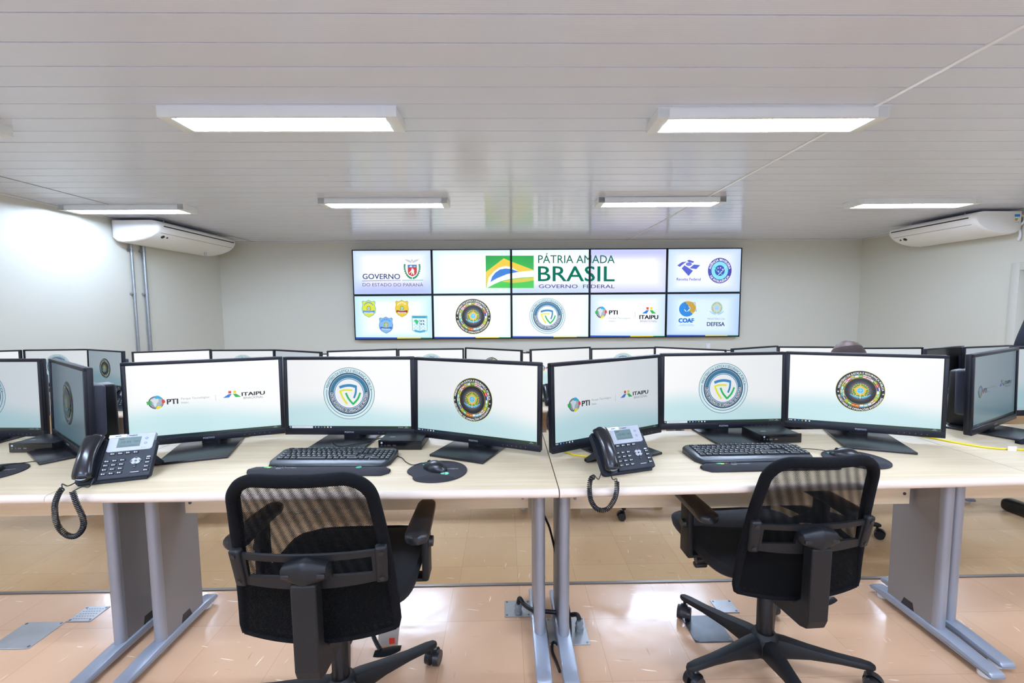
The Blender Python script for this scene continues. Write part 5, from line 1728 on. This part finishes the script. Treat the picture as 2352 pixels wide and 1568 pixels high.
def pose_chair(o, legs, bx, by, sx, dz):
    """turn the star, slide base and seat under the back, set the gas lift"""
    bpy.context.view_layer.update()
    for c in children(o):
        n_ = c.name
        if n_.startswith('base_leg'): c.rotation_euler.z = math.radians(legs)
        if n_.startswith(('base_', 'gas_')): c.location = (bx, by, 0)
        elif n_.startswith('height') and sx > 0: c.location = (sx + .035, .01, dz + .02)
        elif n_.startswith(('seat_', 'armrest', 'height', 'tilt')): c.location = (sx, 0, dz)
        else: c.location = (0, 0, dz)
chair0.location = (-.468, 1.280, 0); chair0.rotation_euler = (0, 0, math.radians(1)); chair0.scale = (1, 1, 1)
pose_chair(chair0, -41, -.027, -.049, -.018, 0)
tag(chair0, 'black mesh-back office chair before the left front desk, seen straight from behind', 'chair', 'black office chairs')
CH = [(.849, 1.465, 0, 3, 'black mesh-back office chair before the right front desk, turned with all its base showing'),
      (-2.01, 2.975, ROWZ[1], -21, 'office chair on the lower floor, one caster showing under the left front desk panel'),
      (.735, 2.945, ROWZ[1], -21, 'office chair on the lower floor, one caster showing under the right front desk panel'),
      (1.855, 2.50, ROWZ[1], -24, 'office chair of the seated bald person behind the turned chair')]
for x, y, z, a, lab in CH:
    o = copy_tree(csnap)
    o.location = (x, y, z); o.rotation_euler = (0, 0, math.radians(a))
    if z == 0: pose_chair(o, -25, .004, -.093, .018, -.043)
    else: pose_chair(o, 0, 0, 0, 0, 0)
    tag(o, lab, 'chair', 'black office chairs')

t = thing('acrylic_sign', 'clear acrylic holder with a red sticker on the floor behind the left chair', 'sign holder', (-.425, 1.50, 0), .1)
MB().prism([(-.04, 0), (.030, 0), (.045, .13), (-.03, .13)], -.002, .002, 'y').build('panel', 'acrylic', t)
MB().box(.0, .02, -.0026, -.002, .004, .026).build('red_sticker', 'red', t)

# ================================================================== PEOPLE
def skin_body(name, pts, edges, mat_, parent, sub=2):
    me = bpy.data.meshes.new(name)
    keys = list(pts)
    me.from_pydata([pts[k][0] for k in keys], [(keys.index(a), keys.index(b)) for a, b in edges], [])
    o = bpy.data.objects.new(name, me); COL.objects.link(o); o.parent = parent
    md = o.modifiers.new('skin', 'SKIN'); md.use_smooth_shade = True
    for i, k in enumerate(keys):
        r = pts[k][1]
        me.skin_vertices[0].data[i].radius = (r, r) if not isinstance(r, tuple) else r
    me.skin_vertices[0].data[0].use_root = True
    sb = o.modifiers.new('sub', 'SUBSURF'); sb.levels = sub; sb.render_levels = sub
    me.materials.append(M[mat_])
    return o
def head(parent, c, sc, rz, pitch, skin, hair, shaved):
    """Head with face; c is the head's centre, faces +Y before rotation."""
    m = T(*c) @ RZ(rz) @ RX(pitch) @ Matrix.Scale(sc, 4)
    mb = MB().at(m); rings = []
    for i in range(21):
        ph = -PI / 2 + PI * i / 20
        z = .115 * math.sin(ph); r = math.cos(ph) ** .9 if math.cos(ph) > 0 else 0
        jaw = max(0, -math.sin(ph))
        ring = []
        for j in range(28):
            th = 2 * PI * j / 28
            x = .076 * r * math.cos(th) * (1 - .22 * jaw)
            y = .097 * r * math.sin(th)
            if y > 0: y *= (1 - .10 * jaw)
            else: y *= (1 - .30 * jaw)
            fx = math.exp(-((x) / .014) ** 2) if y > 0 else 0
            y += fx * (.020 * math.exp(-((z + .018) / .018) ** 2) + .008 * math.exp(-((z + .062) / .012) ** 2))
            if y > 0: y -= .008 * math.exp(-((abs(x) - .03) / .014) ** 2 - ((z - .008) / .014) ** 2)
            ring.append((x, y, z))
        rings.append(ring)
    mb.loft(rings)
    for s in (-1, 1):
        er = []
        for i in range(7):
            a_ = PI * i / 6
            er.append([(s * (.074 + .010 * math.sin(a_)), -.008 + .012 * math.cos(b_) * math.sin(a_) - .004, -.005 + .030 * math.cos(a_) + .006 * math.sin(b_)) for b_ in [2 * PI * j / 8 for j in range(8)]])
        mb.loft(er)
    mb.at(I4)
    hd = mb.build('head', skin, parent)
    for s in (-1, 1):
        MB().at(m).lathe([(.001, -.010), (.008, -.006), (.010, 0), (.008, .006), (.001, .010)], 12, (s * .030, .079, .008)).at(I4).build('eye', 'eye', hd)
    MB().at(m).tube([(-.024, .080, -.048), (-.01, .090, -.046), (.01, .090, -.046), (.024, .080, -.048)], .004, 6).at(I4).build('mouth', 'lip', hd)
    if hair:
        mb = MB().at(m); rings = []
        for i in range(12):
            ph = (-.15 if not shaved else -.25) + (PI / 2 + (.13 if not shaved else .0)) * i / 11 * (1 if not shaved else .60)
            z = (.118 if not shaved else .1155) * math.sin(min(ph, PI / 2 - .01)); r = math.cos(min(ph, PI / 2 - .01)) ** .9
            k = 1.05 if not shaved else 1.006
            ring = []
            for j in range(28):
                th = 2 * PI * j / 28
                y = .097 * r * math.sin(th) * k
                x = .076 * r * math.cos(th) * k
                zz = z + (max(0, math.sin(th)) * .06 * (1 - i / 11) if not shaved else max(0, math.sin(th)) * .05 * (1 - i / 11))
                ring.append((x, y, zz))
            rings.append(ring)
        mb.loft(rings, caps=not shaved)
        mb.at(I4).build('hair', hair, hd)
    return hd
def hand(parent, wrist, direction, palm_n, mat_, curl=.5, side=1, sc=1.0):
    d = Vector(direction).normalized(); n = Vector(palm_n).normalized(); n = (n - d * n.dot(d)).normalized(); s_ = d.cross(n) * side
    wv = Vector(wrist)
    P = {'w': (tuple(wv), .024), 'p': (tuple(wv + d * .045 * sc), (.036, .015))}
    E_ = [('w', 'p')]
    o = skin_body('hand', P, E_, mat_, parent, 2)
    for k, (off, ln) in enumerate(((-.030, .072), (-.010, .082), (.010, .076), (.029, .060))):
        b = wv + d * .082 * sc + s_ * off * sc
        q = {'a': (tuple(b - d * .02), .0095)}
        dd = d.copy(); p = b; prev = 'a'; ee = []
        for j, fr in enumerate((.45, .32, .23)):
            dd = (dd + n * curl * (.35 + .25 * j)).normalized()
            p = p + dd * ln * fr * sc
            q['f%d' % j] = (tuple(p), .0088 - .0008 * j); ee.append((prev, 'f%d' % j)); prev = 'f%d' % j
        skin_body('finger', q, ee, mat_, o, 1)
    b = wv + d * .022 * sc - s_ * .030 * sc
    q = {'a': (tuple(b), .012), 'b': (tuple(b + (d * .6 - s_ * .8).normalized() * .035 * sc), .0105), 'c': (tuple(b + (d * .6 - s_ * .8).normalized() * .035 * sc + (d + n * .3).normalized() * .03 * sc), .009)}
    skin_body('thumb', q, [('a', 'b'), ('b', 'c')], mat_, o, 1)
    return o

# seated bald man at the second row, seen from behind
p1 = thing('person', 'bald person seated behind the front monitors, only the top of the head showing', 'person', (1.965, 2.42, ROWZ[1]), -.05)
B = {'pel': ((0, .02, .53), (.155, .12)), 'wa': ((0, .0, .64), (.14, .11)), 'ch': ((0, .0, .77), (.165, .115)), 'sh': ((0, .01, .87), (.11, .085)), 'nk': ((0, .025, .925), .055),
     'sl': ((-.165, .01, .86), .062), 'el': ((-.215, .10, .66), .050), 'wl': ((-.17, .31, .66), .032), 'sr': ((.165, .01, .86), .062), 'er': ((.215, .10, .66), .050), 'wr': ((.17, .31, .66), .032)}
skin_body('jacket', B, [('pel', 'wa'), ('wa', 'ch'), ('ch', 'sh'), ('sh', 'nk'), ('sh', 'sl'), ('sl', 'el'), ('el', 'wl'), ('sh', 'sr'), ('sr', 'er'), ('er', 'wr')], 'darkshirt', p1)
Lg = {'pel': ((0, .02, .53), (.15, .085)), 'hl': ((-.09, .06, .52), .08), 'kl': ((-.11, .40, .53), .062), 'al': ((-.11, .42, .10), .042), 'hr': ((.09, .06, .52), .08), 'kr': ((.11, .40, .53), .062), 'ar': ((.11, .42, .10), .042)}
skin_body('trousers', Lg, [('pel', 'hl'), ('hl', 'kl'), ('kl', 'al'), ('pel', 'hr'), ('hr', 'kr'), ('kr', 'ar')], 'navy', p1)
skin_body('neck', {'a': ((0, .025, .90), .05), 'b': ((0, .035, .99), .046)}, [('a', 'b')], 'skin', p1)
head(p1, (0, .045, 1.015), 1.04, 0, -.30, 'skin', 'hair', True)
for s in (-1, 1):
    hand(p1, (s * .17, .33, .655), (-s * .2, 1, -.05), (0, 0, -1), 'skin', .4, s)
    MB().box(s * .11 - .04, s * .11 + .04, .37, .60, 0, .075, .03, 4).build('shoe', 'shoe', p1)

# standing man in a navy suit at the right edge
p2 = thing('person', 'standing person in a dark navy suit cut by the right edge', 'person', (3.36, 2.55, ROWZ[1]), .12)
B = {'pel': ((0, 0, .86), (.165, .125)), 'wa': ((0, 0, 1.02), (.15, .115)), 'ch': ((0, 0, 1.20), (.175, .125)), 'sh': ((0, 0, 1.34), (.13, .09)), 'nk': ((0, .01, 1.41), .06),
     'sl': ((-.19, 0, 1.31), .070), 'el': ((-.385, -.05, 1.10), .055), 'wl': ((-.20, .10, .97), .038), 'sr': ((.19, 0, 1.31), .070), 'er': ((.27, -.03, 1.045), .055), 'wr': ((.26, .08, .83), .040), 'hem': ((0, 0, .76), (.175, .13))}
skin_body('suit_jacket', B, [('pel', 'wa'), ('wa', 'ch'), ('ch', 'sh'), ('sh', 'nk'), ('sh', 'sl'), ('sl', 'el'), ('el', 'wl'), ('sh', 'sr'), ('sr', 'er'), ('er', 'wr'), ('pel', 'hem')], 'navy', p2)
Lg = {'pel': ((0, 0, .82), (.14, .10)), 'hl': ((-.095, 0, .76), .092), 'kl': ((-.10, .01, .44), .075), 'al': ((-.085, -.01, .06), .07), 'hr': ((.095, 0, .76), .092), 'kr': ((.12, .01, .44), .072), 'ar': ((.13, -.01, .05), .062)}
skin_body('trousers', Lg, [('pel', 'hl'), ('hl', 'kl'), ('kl', 'al'), ('pel', 'hr'), ('hr', 'kr'), ('kr', 'ar')], 'navy', p2)
skin_body('neck', {'a': ((0, .01, 1.38), .052), 'b': ((0, .02, 1.47), .050)}, [('a', 'b')], 'skin2', p2)
head(p2, (0, .03, 1.545), 1.02, .1, -.1, 'skin2', 'darkhair', False)
hand(p2, (-.19, .11, .965), (.75, .35, -.45), (0, -1, -.3), 'skin2', .6, -1)
hand(p2, (.26, .09, .80), (0, .1, -1), (-1, 0, 0), 'skin2', .6, 1)
for xs in (-.085, .13):
    MB().box(xs - .045, xs + .045, -.08, .19, 0, .08, .03, 4).build('shoe', 'shoe', p2)

# unused prototypes are all placed above; anything left without a label is removed
doomed = []
for o in list(bpy.data.objects):
    if o.type == 'EMPTY' and o.parent is None and not o.get('label'):
        doomed.append(o)
        doomed += list(o.children_recursive)
for o in doomed: bpy.data.objects.remove(o)
